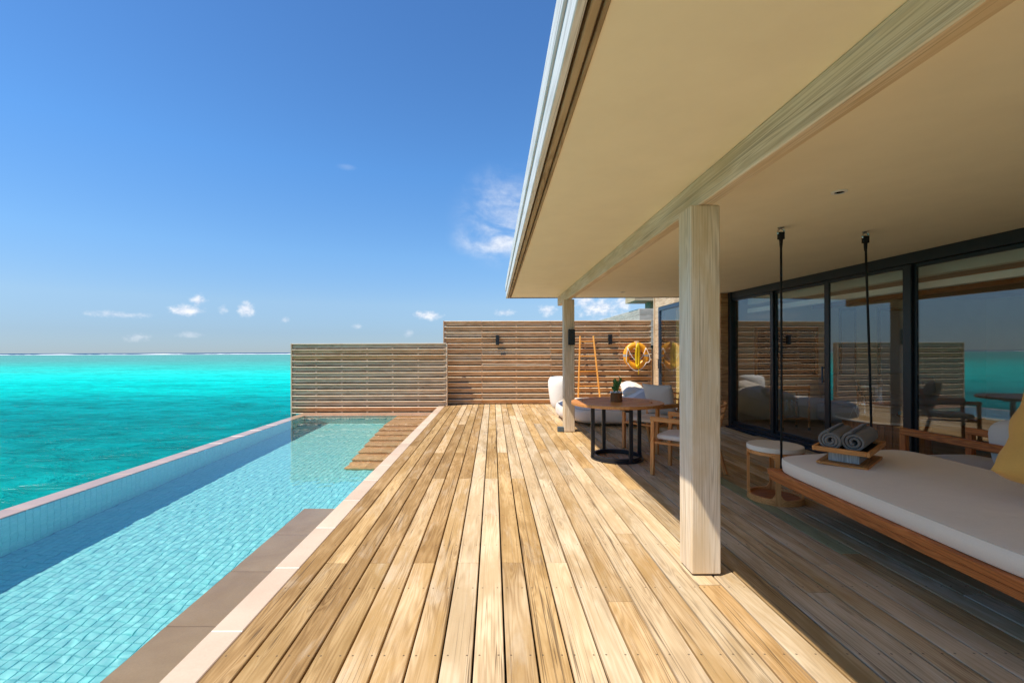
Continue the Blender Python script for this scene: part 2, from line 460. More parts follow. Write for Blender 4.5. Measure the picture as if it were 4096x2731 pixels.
def sidingwood(axis='Y', k=0):
    P = [((0.264, 0.115, 0.042), (0.48, 0.23, 0.0945), (0.636, 0.356, 0.168)), ((0.36, 0.253, 0.147), (0.576, 0.425, 0.263), (0.72, 0.564, 0.378)), ((0.192, 0.23, 0.137), (0.324, 0.38, 0.231), (0.432, 0.483, 0.315)), ((0.324, 0.287, 0.231), (0.504, 0.448, 0.367), (0.624, 0.564, 0.473))][k]
    return wood('siding_wood_%d%s' % (k, axis), *P, axis, var=0.08, grain=1.1, ring=0.7)
BLACK = plain('black_metal', (.012, .012, .014), 0.38, 0.0, 0.5, 120, 0.05)
NAVY = plain('slate_blue_frame', (.03, .05, .085), 0.35, 0.0, 0.5)
STEEL = plain('brushed_steel', (.62, .61, .58), 0.25, 1.0)
CREAM = plain('soffit_paint', (.88, .80, .60), 0.85, 0, 0.2, 60, 0.08, 0.03)
CREAMW = plain('interior_plaster', (.85, .76, .56), 0.85, 0, 0.2, 60, 0.08, 0.03)
GLASS = pane_glass('door_glass')
LEDGE = stone('ledge_stone', (.40, .235, .11), (.53, .34, .18), 0.6)
STEPS = stone('step_stone_mat', (.72, .34, .13), (.86, .50, .24), 0.55)
COPE = stone('coping_limestone', (.54, .40, .285), (.65, .515, .385), 0.6, 1.6)
WETCOPE = stone('wet_coping', (.40, .25, .165), (.56, .38, .265), 0.22, 2.0, 0.4, 40, 0.08, 0.25)
GROUT = plain('pool_grout', (.12, .34, .42), 0.8)
TILE = pool_tile()
recv = []      # caustic receivers

# ------------------------------------------------------------------ sea
SEA_Z = -1.8
def build_sea():
    m, t, out = new_mat('lagoon_water')
    g = t.new('ShaderNodeNewGeometry'); P = g.outputs['Position']; s = t.sep(P)
    warp = t.noise(t.vmath('MULTIPLY', P, (0.006, 0.02, 1)), 1, 4, 0.6)
    warp2 = t.noise(t.vmath('MULTIPLY', P, (0.03, 0.10, 1)), 1, 4, 0.6)
    yy = t.math('MAXIMUM', s[1], 3.0)
    yy = t.math('MULTIPLY', yy, t.math('MULTIPLY_ADD', warp, 0.9, 0.55))
    yy = t.math('MULTIPLY', yy, t.math('MULTIPLY_ADD', warp2, 0.5, 0.75))
    lg = t.math('DIVIDE', t.math('LOGARITHM', yy, 10.0), 4.0)       # 10 m .25, 100 m .5, 1 km .75
    col = t.ramp(lg, [(0.20, (.0, .23, .205)), (0.335, (.0, .205, .21)), (0.375, (.0, .285, .285)), (0.415, (.0, .52, .47)), (0.455, (.012, .60, .53)), (0.51, (.06, .42, .375)),
                      (0.58, (.09, .34, .32)), (0.67, (.10, .33, .31)), (0.742, (.10, .29, .29)), (0.752, (.014, .085, .18)), (1.0, (.014, .08, .18))])
    v1 = t.noise(t.vmath('MULTIPLY', P, (0.55, 1.05, 1)), 1, 5, 0.62, 0.5)
    v2 = t.noise(t.vmath('MULTIPLY', P, (0.12, 0.30, 1)), 1, 3, 0.6, 0.3)
    v3 = t.noise(t.vmath('MULTIPLY', P, (1.5, 3.4, 1)), 1, 4, 0.62, 0.8)
    k = t.math('ADD', t.math('MULTIPLY', v1, 0.4), t.math('ADD', t.math('MULTIPLY', v2, 0.3), t.math('MULTIPLY', v3, 0.3)))
    kk = t.mapr(k, 0.38, 0.62, 0.62, 1.38)
    col = t.mix(1.0, col, t.comb(kk, kk, kk), 'MULTIPLY')
    b1 = t.new('ShaderNodeBump'); b1.inputs['Strength'].default_value = 0.8; b1.inputs['Distance'].default_value = 0.5
    t.put(b1.inputs['Height'], t.math('ADD', v1, t.math('MULTIPLY', v2, 1.2)))
    b2 = t.new('ShaderNodeBump'); b2.inputs['Strength'].default_value = 0.7; b2.inputs['Distance'].default_value = 0.11
    t.put(b2.inputs['Height'], v3); t.l.new(b1.outputs[0], b2.inputs['Normal'])
    df = t.new('ShaderNodeBsdfDiffuse'); t.put(df.inputs[0], col); t.l.new(b2.outputs[0], df.inputs['Normal'])
    gl = t.new('ShaderNodeBsdfGlossy'); gl.inputs['Roughness'].default_value = 0.16; t.l.new(b2.outputs[0], gl.inputs['Normal'])
    lw = t.new('ShaderNodeLayerWeight'); lw.inputs[0].default_value = 0.25; t.l.new(b2.outputs[0], lw.inputs['Normal'])
    mx = t.new('ShaderNodeMixShader'); t.l.new(t.mapr(lw.outputs['Facing'], 0.3, 1.0, 0.02, 0.085), mx.inputs[0])
    t.l.new(df.outputs[0], mx.inputs[1]); t.l.new(gl.outputs[0], mx.inputs[2]); t.l.new(mx.outputs[0], out.inputs[0])
    b = MB(); n = 96
    rad = [0, 30, 120, 500, 2000, 8000, 40000]; vs = [(0, 0, SEA_Z)]; fs = []
    for r in rad[1:]:
        for k in range(n):
            a = 2*math.pi*k/n; vs.append((r*math.cos(a), r*math.sin(a), SEA_Z))
    for k in range(n): fs.append((0, 1+k, 1+(k+1) % n))
    for i in range(len(rad)-2):
        for k in range(n):
            a = 1+i*n; k2 = (k+1) % n; fs.append((a+k, a+n+k, a+n+k2, a+k2))
    b.add(vs, fs); o = b.build('sea', m)
    prop(o, kind='structure')
    # surf breaking on the reef
    ms, t, out = new_mat('surf_foam')
    principled(t, out, (.86, .88, .88), 0.9, spec=0.1)
    b = MB(); N = 700; vs = []; fs = []
    for i in range(N+1):
        x = -3200 + 6400*i/N
        y = 980 + 30*math.sin(x*0.004) + 18*noise.noise(Vector((x*0.01, 3, 0)))
        h = 0.35 + 1.5*max(0, noise.noise(Vector((x*0.012, 0, 0)))+0.25) + 1.1*max(0, noise.noise(Vector((x*0.07, 9, 0))))
        wdt = 26 + 22*noise.noise(Vector((x*0.006, 5, 2)))
        vs += [(x, y-wdt, SEA_Z+0.06), (x, y-6, SEA_Z+h*0.5), (x, y, SEA_Z+h), (x, y+8, SEA_Z+0.05)]
    for i in range(N):
        for k in range(3): a = i*4+k; fs.append((a, a+4, a+5, a+1))
    b.add(vs, fs, True); o = b.build('surf', ms, auto=False); prop(o, 'white line of surf breaking on the reef before the horizon', kind='stuff')
build_sea()

# ------------------------------------------------------------------ pool
ZW = -0.17; DEPTH = 1.20; ZF = ZW-DEPTH
PX0, PX1, PY0, PY1 = -4.76, -1.45, -3.4, 11.46
def build_pool():
    pool = bpy.data.objects.new('pool', None); C.objects.link(pool); prop(pool, 'tiled infinity pool beside the timber deck', kind='structure')
    # shell
    b = MB()
    b.box(PX0-0.22, PX1+0.15, PY0-0.2, PY1+0.5, ZF-0.25, ZF-0.008)
    b.box(PX0-0.22, PX0-0.008, PY0-0.2, PY1+0.5, ZF-0.008, ZW-0.05)
    b.box(PX1+0.008, PX1+0.15, PY0-0.2, PY1+0.5, ZF-0.008, -0.09)
    b.box(PX0-0.008, PX1+0.008, PY1+0.008, PY1+0.5, ZF-0.008, ZW-0.05)
    b.box(PX0-0.008, PX1+0.008, PY0-0.2, PY0-0.008, ZF-0.008, ZW-0.05)
    recv.append(b.build('basin', GROUT, pool))
    # tiles: 75 mm glazed squares
    S = 0.075; G = 0.003
    def tile_faces(w=S-G, h=0.008):
        a = w/2; c = a-0.004
        vs = [(-a, -a, 0), (a, -a, 0), (a, a, 0), (-a, a, 0), (-c, -c, h), (c, -c, h), (c, c, h), (-c, c, h)]
        return vs, [(4, 5, 6, 7), (0, 1, 5, 4), (1, 2, 6, 5), (2, 3, 7, 6), (3, 0, 4, 7)]
    tv, tf = tile_faces()
    floor = []
    nx = int((PX1-PX0)/S)+1; ny = int((PY1-PY0)/S)+1
    for i in range(nx):
        for j in range(ny):
            x = PX0+S*(i+.5); y = PY0+S*(j+.5)
            if x > PX1-0.03 or y > PY1-0.03: continue
            floor.append((x, y))
    vis = [p for p in floor if p[1] > 2.85 and p[0]/p[1] > -1.12 and p[0] < -2.05 - 0.19*(p[1]-2.85)*0]
    vis.sort(key=lambda p: p[0]**2+p[1]**2)
    near = set(vis[:296])
    tm = MB().add(tv, tf).mesh('tile')
    tm.materials.append(TILE)
    for (x, y) in vis[:296]:
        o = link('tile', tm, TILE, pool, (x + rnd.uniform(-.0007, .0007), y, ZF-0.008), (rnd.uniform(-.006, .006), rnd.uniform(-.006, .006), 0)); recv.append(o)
    b = MB()
    for (x, y) in floor:
        if (x, y) not in near:
            b.add(tv, tf, False, Matrix.Translation((x, y, ZF-0.008)) @ Matrix.Rotation(rnd.uniform(-.006, .006), 4, 'X') @ Matrix.Rotation(rnd.uniform(-.006, .006), 4, 'Y'))
    nz = int(DEPTH/S)
    RX = Matrix.Rotation(R(90), 4, 'Y'); RYm = Matrix.Rotation(R(90), 4, 'X')
    for j in range(ny):
        for k in range(nz):
            y = PY0+S*(j+.5); z = ZF+S*(k+.5)
            if y < PY1: b.add(tv, tf, False, Matrix.Translation((PX0-0.008, y, z)) @ RX)
            if y < PY1: b.add(tv, tf, False, Matrix.Translation((PX1+0.008, y, z)) @ Matrix.Rotation(R(-90), 4, 'Y'))
    for i in range(nx):
        for k in range(nz):
            x = PX0+S*(i+.5); z = ZF+S*(k+.5)
            if x < PX1-.03: b.add(tv, tf, False, Matrix.Translation((x, PY1+0.008, z)) @ RYm)
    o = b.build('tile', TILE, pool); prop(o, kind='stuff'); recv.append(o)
    # infinity edge coping, level with the water
    L = 0.67; y = -3.4; 
    while y < 11.95:
        y1 = min(y+L, 11.975)
        recv.append(span('coping_stone', PX0-0.245, PX0, y+0.002, y1-0.002, ZW-0.055, ZW+0.003, WETCOPE, pool, 0.004)); y += L
    x = PX0+0.003
    while x < PX1-0.02:
        x1 = min(x+L, PX1)
        recv.append(span('coping_stone', x+0.002, x1-0.002, PY1, 11.975, ZW-0.055, ZW+0.003, WETCOPE, pool, 0.004)); x += L
    # pale deck side coping: joints measured at 3.01 and 2.326
    y = 3.01-0.684*9; k = 0
    gm = plain('white_grout', (.78, .74, .70), 0.8)
    while y < 12.0:
        y1 = min(y+0.684, 12.0)
        span('coping_stone', PX1, -1.287, y+0.003, y1-0.003, -0.085, 0.0, COPE, pool, 0.004); y += 0.684
    span('grout_line', PX1+0.004, -1.289, -3.13, 11.99, -0.083, -0.002, gm, pool, 0)
    # submerged ledge of brown stone beside the deck
    y = -0.62
    for k in range(8):
        y1 = min(y+0.675, 4.79)
        recv.append(span('ledge_stone', -1.99, PX1+0.004, y+0.0015, y1-0.0015, ZW-0.20, ZW-0.14, LEDGE, pool, 0.004)); y = y1
    recv.append(span('ledge_block', -1.97, PX1+0.006, -0.62, 4.77, ZF, ZW-0.201, TILE, pool, 0))
    # steps down into the pool from the far end
    X0 = -2.42
    run = 0.367; y0 = 9.93; d0 = 0.075; rise = 0.146
    # landing of narrow stone strips
    yy = y0; row = 0
    while yy < PY1-0.01:
        ye = min(yy+0.192, PY1); xs = X0; off = [0.36, 0.52, 0.22][row % 3]
        cuts = [X0] + [c for c in (X0+off, X0+off+0.47) if c < PX1-0.05] + [PX1+0.004]
        for a, c in zip(cuts[:-1], cuts[1:]):
            recv.append(span('landing_stone', a+0.001, c-0.001, yy+0.001, ye-0.001, ZW-d0-0.04, ZW-d0-rnd.uniform(0, .0015), STEPS, pool, 0.003))
        yy = ye; row += 1
    recv.append(span('step_core', X0+0.015, PX1+0.004, y0+0.02, PY1+0.003, ZF, ZW-d0-0.041, STEPS, pool, 0))
    for k in range(1, 8):
        ya = y0-run*k; yb = ya+run+0.02; zt = ZW-d0-rise*k
        cut = rnd.uniform(X0+0.3, PX1-0.3)
        for a, c in ((X0, cut), (cut, PX1+0.004)):
            recv.append(span('tread_stone', a+0.001, c-0.001, ya, yb-0.001, zt-0.045, zt, STEPS, pool, 0.004))
        recv.append(span('step_core', X0+0.015, PX1+0.003, ya+0.02, yb-0.002, ZF, zt-0.046, STEPS, pool, 0))
    # water
    m, t, out = new_mat('pool_water')
    gl = t.new('ShaderNodeBsdfGlass'); gl.inputs['IOR'].default_value = 1.333; gl.inputs['Roughness'].default_value = 0.0
    gl.inputs['Color'].default_value = (.95, .99, 1.0, 1); t.l.new(gl.outputs[0], out.inputs[0])
    r2 = random.Random(3); waves = []
    for k in range(34):
        lam = r2.choice((0.075, 0.095, 0.12, 0.15, 0.19, 0.26, 0.38)) * r2.uniform(.88, 1.12); a = r2.gauss(R(60), R(55))
        waves.append((2*math.pi/lam*math.cos(a), 2*math.pi/lam*math.sin(a), r2.uniform(0, 6.28), lam*r2.uniform(.00026, .00058)*(1 if lam < .22 else .7)))
    st = 0.02; nx2 = int((PX1-0.012-PX0)/st); ny2 = int((PY1-PY0)/st)
    gy, gx = np.meshgrid(np.linspace(PY0, PY1, ny2+1), np.linspace(PX0, PX1-0.012, nx2+1), indexing='ij')
    calm = 0.35+0.65*np.clip(1.15-(gy-2)/9.0, 0, 1)
    gz = np.zeros_like(gx)
    for kx, ky, p, A in waves: gz += A*np.sin(kx*gx+ky*gy+p)
    vs = np.stack((gx, gy, ZW+calm*gz), -1).reshape(-1, 3).tolist(); fs = []
    for j in range(ny2):
        for i in range(nx2): a = j*(nx2+1)+i; fs.append((a, a+1, a+nx2+2, a+nx2+1))
    b = MB(); b.add(vs, fs, True); w = b.build('pool_water', m, auto=False); prop(w, 'clear rippled water filling the tiled pool', kind='structure')
    w.cycles.is_caustics_caster = True
build_pool()
for o in recv: o.cycles.is_caustics_receiver = True

# ------------------------------------------------------------------ deck
PITCH = 0.1487; GAP = 0.0105; DX0 = -1.283
def build_deck():
    dk = MB(); dk.box(-1.284, 5.2, -5.5, 12.9, -0.30, -0.125)  # unseen near end lengthened to bounce sunlight under the roof
    deck = dk.build('deck', plain('deck_gap_shade', (.03, .02, .012), 0.9)); prop(deck, 'weathered timber deck of long boards along the pool', kind='structure')  # base coloured near-black to stand in for shade between the boards
    for c in range(43):
        x0 = DX0+c*PITCH; x1 = x0+PITCH-GAP
        if c % 2: J = [-5.5, -0.28, 3.075, 6.43, 10.15, 12.45]
        else: J = [-5.5, 1.42, 5.12, 8.93, 12.45]
        if c >= 12:
            J = [-5.5] + sorted([J[i]+rnd.uniform(-.5, .5) for i in range(1, len(J)-1)]) + [12.45]
        if c == 0: J = [-5.5, 0.9, 6.9, 12.45]
        if c == 25: J = [-5.5, 0.3, 3.19, 6.15, 9.6, 12.45]
        lim = 12.45 if x1 < 4.44 else 8.565-(x1-4.44)/0.0699
        for a, bb in zip(J[:-1], J[1:]):
            bb = min(bb, lim)
            if bb-a < .1: continue
            ya = a+(rnd.uniform(-.03, .03) if a > 0 and c not in (1, 3, 25) else 0)
            ya = a; g = 0.0025
            if c == 25 and abs(a-3.19) < .01: k = 5
            elif c <= 2: k = (4, 1, 4)[c] if rnd.random() < .8 else 4
            elif c <= 5: k = rnd.choice((0, 1, 4, 0, 3))
            else: k = rnd.choice((0, 2, 3, 0, 2, 1, 2, 3, 3, 0, 1, 4))
            o = bbox('plank', (x1-x0, bb-ya-2*g, 0.032), deckwood(k), ((x0+x1)/2, (ya+bb)/2, -0.016+rnd.uniform(-.0015, .0)), deck, 0.0035)
            o.rotation_euler = (0, rnd.uniform(-.004, .004), 0)
build_deck()

# ------------------------------------------------------------------ fences
DARKB = wood('gap_shade_backing_wood', (.03, .018, .01), (.06, .036, .02), (.09, .055, .03), 'X')  # near-black colour stands in for the shade inside the fence gaps
def fence_panel(parent, x0, x1, yf, top, nrows, battens, joints, woodk, base=0.0, axis='X', back=True, M=None, warp_row=None):
    """rows of a face board topped by a narrow projecting slat; yf = front of the boards"""
    P = 0.152
    m = fencewood(woodk, 'X')
    cuts = [x0]+joints+[x1]
    def put(name, xa, xb, ya, yb, za, zb, mat, bev=0.003):
        L = xb-xa
        o = bbox(name, (L, yb-ya, zb-za), mat, ((xa+xb)/2, (ya+yb)/2, (za+zb)/2), parent, bev)
        if M is not None: o.matrix_local = M @ o.matrix_local
        return o
    for r in range(nrows):
        zt = top-r*P
        for a, c in zip(cuts[:-1], cuts[1:]):
            k = woodk if rnd.random() < .7 else rnd.choice((0, 1, 2))
            if zt-0.022-0.098 < base-0.09: continue
            s = put('slat', a+.001, c-.001, yf-0.052, yf+0.012, zt-0.02, zt, fencewood(3, 'X'), 0.006)  # paler wood puts the sunlight caught by slat edges into the colour
            if warp_row == r and c == cuts[-1] and len(cuts) > 2: s.rotation_euler = (0, R(0.5), 0); s.location.z += 0.016
            put('board', a+.001, c-.001, yf-0.001, yf+0.019, max(base+.002, zt-0.0205-0.098), zt-0.0205, fencewood(k, 'X'))
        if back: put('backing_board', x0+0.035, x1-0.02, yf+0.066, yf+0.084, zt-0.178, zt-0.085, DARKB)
    for bx in battens:
        put('batten', bx-0.022, bx+0.022, yf+0.0195, yf+0.0655, base-0.2, top-0.0205, fencewood(woodk, 'Z'))

def build_fences():
    f = thing('slatted_fence', 'lower weathered slatted timber fence standing behind the far end of the pool', 'fence', (0, 0, 0))
    X0, X1 = -5.33, -1.235
    fence_panel(f, X0+0.02, X1-0.02, 12.03, 1.655, 13, [X0+.06, -4.70, -4.02, -3.345, -2.67, -1.99, X1-.06], [], 1, -0.2)
    span('end_post', X0-0.012, X0+0.019, 11.985, 12.15, -0.32, 1.66, fencewood(1, 'Z'), f)
    span('end_post', X1-0.019, X1+0.02, 12.0, 12.14, 0.0, 1.65, fencewood(1, 'Z'), f)
    g = thing('slatted_fence', 'taller warm brown slatted timber screen at the far end of the deck', 'fence', (0, 0, 0))
    XA, XB = -1.345, 4.30
    jn = [-0.33+.94*0+0.12, 1.55+.08, 3.42]
    fence_panel(g, XA+.02, XB, 12.40, 2.262, 15, [XA+.06, -.31, .63, 1.57, 2.51, 3.45, 4.25], [-.31, 1.57, 3.45], 0, 0.0, warp_row=None)
    span('end_post', XA-.012, XA+.019, 12.35, 12.50, 0.0, 2.268, fencewood(0, 'Z'), g)
    # short return towards the house wall
    M = Matrix.Translation((4.30, 12.4, 0)) @ Matrix.Rotation(R(-90), 4, 'Z')
    fence_panel(g, -0.0+0.055, 0.27, 0.0, 2.262, 15, [0.16], [], 2, 0.0, back=True, M=M)
    # a loose slat sprung up from its row
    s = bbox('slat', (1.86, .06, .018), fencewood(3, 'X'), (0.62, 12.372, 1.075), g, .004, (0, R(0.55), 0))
build_fences()
# ------------------------------------------------------------------ villa
SOF = 2.52; ROOF_END = 9.25
def build_villa():
    v = thing('villa', 'timber framed villa with deep pale eave, squared posts and black glazed sliding doors', 'building', (4.5, 4, 0))
    inv = Matrix.Translation((-4.5, -4, 0))
    class Off:                      # lets parts be written in world coordinates
        pass
    def sp(name, x0, x1, y0, y1, z0, z1, mat, parent=v, bev=0.004):
        o = span(name, x0, x1, y0, y1, z0, z1, mat, parent, bev)
        if parent is v: o.location = Vector(o.location) - Vector((4.5, 4, 0))
        return o
    # roof: soffit sheet, slab above, fascia boards
    so = sp('soffit', 0.374, 5.35, -1.2, ROOF_END-0.012, SOF, SOF+0.02, CREAM, bev=0)  # unseen roof end stops short so sunlit deck beyond it brightens the eave
    sp('roof_slab', 0.34, 10.5, -1.2, ROOF_END-0.03, SOF+0.021, SOF+0.24, plain('roof_membrane', (.25, .24, .22), 0.9), bev=0)
    fy = [-1.2, 0.6, 5.05, ROOF_END]
    for z0, z1, dx in ((SOF-0.018, SOF+0.118, 0.0), (SOF+0.124, SOF+0.265, -0.012)):
        for a, b in zip(fy[:-1], fy[1:]):
            sp('fascia_board', 0.262+dx, 0.296, a+.002, b-.002, z0, z1, whitewood('Y'))
    for x0, x1, z in ((0.310, 0.343, SOF-0.012), (0.354, 0.372, SOF-0.008)):
        sp('eave_strip', x0, x1, -1.2, ROOF_END-.005, z, z+0.06, wood('eave_strip_wood', (.22, .15, .08), (.38, .28, .16), (.5, .39, .25), 'Y', var=.05))
    sp('eave_gap_shade', 0.297, 0.353, -1.2, ROOF_END-.02, SOF+0.03, SOF+0.1, plain('dark_gap', (.02, .016, .012), 0.9), bev=0)  # near-black fill painted as the shade between the eave strips
    sp('edge_trim', 0.30, 4.28, ROOF_END-0.012, ROOF_END+0.006, SOF-0.014, SOF+0.12, plain('dark_trim', (.10, .07, .05), 0.6))
    # beam on two posts
    sp('beam', 1.303, 1.393, -1.15, 9.2, 2.345, SOF-0.001, pine('Y'), bev=.006)
    for y in (2.876, 8.04):
        sp('post', 1.25, 1.437, y, y+0.187, 0.010, 2.3445, pine('Z'), bev=.007)
        sp('post_foot', 1.262, 1.425, y+.012, y+.175, -0.02, 0.0095, BLACK, bev=0)
    # recessed downlights
    for y in (3.15, 5.79, 8.43):
        b = MB(); b.lathe([(.030, .004), (.047, .002), (.047, -.004), (.030, -.005), (.030, .004)], 32)
        d = b.build('downlight', plain('white_trim', (.8, .8, .77), .5), v, (2.40-4.5, y-4, SOF-0.003))
        b = MB(); b.lathe([(0.0001, .0), (.031, .0)], 24); b.build('lens', plain('lamp_lens', (.05, .05, .05), .2), d, (0, 0, -0.001))
    # sliding doors: the glazed wall runs four degrees off the line of the deck boards
    X = 4.5; Ys = [8.565, 7.42, 6.343, 5.143, 3.93, 2.72, 1.51, .3, -.91]
    piv = Matrix.Translation((0, 4.565, 0)) @ Matrix.Rotation(R(4.0), 4, 'Z') @ Matrix.Translation((0, -4.565, 0))
    def turn(o): o.matrix_local = piv @ Matrix.LocRotScale(o.location, o.rotation_euler, (1, 1, 1)); return o
    turn(sp('door_frame', X-0.05, X+0.07, -1.0, 8.585, SOF-0.125, SOF-0.001, BLACK))
    turn(sp('door_sill', X-0.13, X+0.10, -1.0, 8.585, -0.03, 0.022, BLACK))
    turn(sp('door_track', X-0.05, X+0.06, -1.0, 8.585, 0.022, 0.075, BLACK))
    turn(sp('door_frame', X-0.07, X+0.07, 8.50, 8.59, 0.0, SOF-0.001, BLACK))
    for i in range(len(Ys)-1):
        y1, y0 = Ys[i], Ys[i+1]; off = 0.018 if i % 2 else -0.018
        d = bpy.data.objects.new('sliding_door', None); C.objects.link(d); d.parent = v; d.location = (X+off-4.5, (y0+y1)/2-4, 0)
        turn(d)
        L = y1-y0; w = 0.05 if i != 2 else 0.075
        span('stile', -.017, .017, L/2-w, L/2-.001, .076, SOF-.126, BLACK, d)
        span('stile', -.017, .017, -L/2-.02, -L/2+w, .076, SOF-.126, BLACK, d)
        span('rail', -.016, .016, -L/2+w+.001, L/2-w-.001, .076, .13, BLACK, d)
        span('rail', -.016, .016, -L/2+w+.001, L/2-w-.001, SOF-.17, SOF-.126, BLACK, d)
        span('pane', -.004, .004, -L/2+w-.005, L/2-w+.005, .125, SOF-.165, GLASS, d, 0)
        if i == 1:
            b = MB(); b.tube([(-.05, -L/2+.045, .97), (-.05, -L/2+.045, 1.20)], .011, 8)
            for z in (.99, 1.18): b.tube([(-.05, -L/2+.045, z), (-.016, -L/2+.045, z)], .008, 8)
            b.build('handle', NAVY, d)
    # siding between the doors and the far wing
    w = sp('wall', 4.50, 4.62, 8.60, 8.82, 0.0, SOF-0.001, plain('wall_core', (.2, .12, .07), .8))
    z = 0.0
    while z < SOF-.02:
        o = span('siding_board', 4.302, 4.499, 8.60, 8.795, z+.002, min(z+.140, SOF-.003), sidingwood('X', 0), w); o.location = Vector(o.location)-Vector((4.56, 8.71, SOF/2)); z += .142
    # far wing wall: door, siding, corner trim
    XW = 4.30
    w2 = sp('wall', XW+.024, XW+.14, 11.80, 12.13, 0, 3.05, plain('wall_core', (.2, .12, .07), .8), bev=0)
    c2 = Vector((XW+.082, 11.965, 1.525))
    z = 0.0
    while z < 3.0:
        o = span('siding_board', XW, XW+.022, 11.80, 12.075, z+.002, z+.150, sidingwood('Y', 1), w2); o.location = Vector(o.location)-c2; z += .152
    sp('corner_trim', XW-.03, XW+.05, 12.08, 12.13, 0, 3.0, sidingwood('Z', 1))
    w3 = sp('wall', XW+.024, XW+.14, 8.80, 11.80, 2.56, 3.05, plain('wall_core', (.2, .12, .07), .8), bev=0)
    c3 = Vector((XW+.082, 10.3, 2.805))
    for z in (2.565, 2.725, 2.885):
        o = span('siding_board', XW, XW+.022, 8.80, 11.798, z, z+.157, sidingwood('Y', 1), w3); o.location = Vector(o.location)-c3
    d = bpy.data.objects.new('sliding_door', None); C.objects.link(d); d.parent = v; d.location = (XW-4.5, 10.3-4, 0)
    span('stile', -.02, .05, 1.43, 1.50, .0, 2.555, NAVY, d); span('stile', -.02, .05, -1.50, -1.43, .0, 2.555, NAVY, d)
    span('stile', -.015, .04, -.03, .03, .08, 2.46, NAVY, d)
    span('rail', -.02, .05, -1.429, 1.429, .0, .08, NAVY, d); span('rail', -.02, .05, -1.429, 1.429, 2.46, 2.555, NAVY, d)
    span('pane', .008, .016, -1.435, -.025, .078, 2.465, GLASS, d, 0); span('pane', .008, .016, .025, 1.435, .078, 2.465, GLASS, d, 0)
    b = MB(); b.tube([(-.06, 1.40, .98), (-.06, 1.40, 1.22)], .010, 8)
    for z in (1.0, 1.2): b.tube([(-.06, 1.40, z), (-.01, 1.40, z)], .008, 8)
    b.build('handle', BLACK, d)
    # interior shell
    def slab(name, z0, z1, mat, y0, y1):
        e = lambda y: 4.56+0.0699*(8.565-y)-4.5
        b = MB(); ys = (y0, min(y1, 8.6), y1); ex = [e(y0), e(min(y1, 8.6)), e(min(y1, 8.6))]
        vs = []
        for z in (z0, z1): vs += [(ex[0], y0-4, z), (5.7, y0-4, z), (5.7, y1-4, z), (ex[1], y1-4, z), (ex[1], ys[1]-4, z)]
        b.add(vs, [(4, 3, 2, 1, 0), (5, 6, 7, 8, 9)] + [(k, (k+1) % 5, (k+1) % 5+5, k+5) for k in range(5)]); return b.build(name, mat, v)
    slab('interior_floor', -0.12, -0.004, wood('interior_floor_wood', (.18, .10, .05), (.34, .21, .115), (.44, .29, .17), 'Y', var=.05), -1.15, 12.3)
    sp('interior_wall', 4.63, 10.3, 9.42, 9.52, 0, 3.0, CREAMW, bev=0)
    sp('interior_wall', 10.2, 10.3, -1.1, 12.3, 0, 3.0, CREAMW, bev=0)
    sp('interior_wall', 5.10, 10.2, -1.15, -1.05, 0, 2.5, CREAMW, bev=0)
    sp('interior_wall', 4.45, 10.3, 12.2, 12.3, 0, 3.05, CREAMW, bev=0)
    slab('interior_ceiling', 2.47, 2.519, wood('ceiling_wood', (.08, .04, .016), (.19, .10, .05), (.27, .155, .08), 'X', var=.05), -1.15, 9.42)
    sp('wing_roof', 4.325, 10.4, ROOF_END+.01, 12.4, 3.055, 3.2, plain('roof_membrane', (.25, .24, .22), 0.9), bev=0)
    turn(sp('door_head', 4.56, 4.63, -1.0, 8.59, SOF-.09, SOF-.002, BLACK, bev=0))
    sp('ceiling_beam', 6.6, 6.75, -1.0, 9.41, 2.28, 2.469, teak('Y', 1))
    # blind cassette over the doors
    turn(sp('blind_box', 4.70, 4.80, -.9, 8.4, 2.27, 2.40, plain('blind_fabric', (.55, .58, .50), .7)))
    turn(sp('blind_rail', 4.69, 4.79, -.9, 8.4, 2.12, 2.20, plain('blind_rail_paint', (.72, .78, .74), .5)))
    # tall frosted windows in the end wall of the room
    for x0, x1 in ((7.15, 7.5), (7.95, 8.65)):
        o = sp('window', x0, x1, 9.395, 9.418, .78, 2.3, plain('dark_frame', (.05, .045, .04), .4))
        span('frosted_pane', -(x1-x0)/2+.05, (x1-x0)/2-.05, -.022, -.013, -.70, .70, plain('frosted_glass', (.45, .55, .66), .3), o, 0)
    # yellow-beige curtain inside the far wing
    vs = []; fs = []; n = 220
    for i in range(n+1):
        y = 8.9+2.9*i/n; dx = .035*math.sin(y*38)+.015*math.sin(y*91+1)
        for k, z in enumerate((0.02, 2.5)): vs += [(4.75+dx-4.5, y-4, z), (4.758+dx-4.5, y-4, z)]
    for i in range(n):
        a = i*4; fs += [(a, a+4, a+6, a+2), (a+1, a+3, a+7, a+5)]
    b = MB(); b.add(vs, fs, True); b.build('curtain', plain('curtain_linen', (.72, .54, .20), .9), v, auto=False)
build_villa()

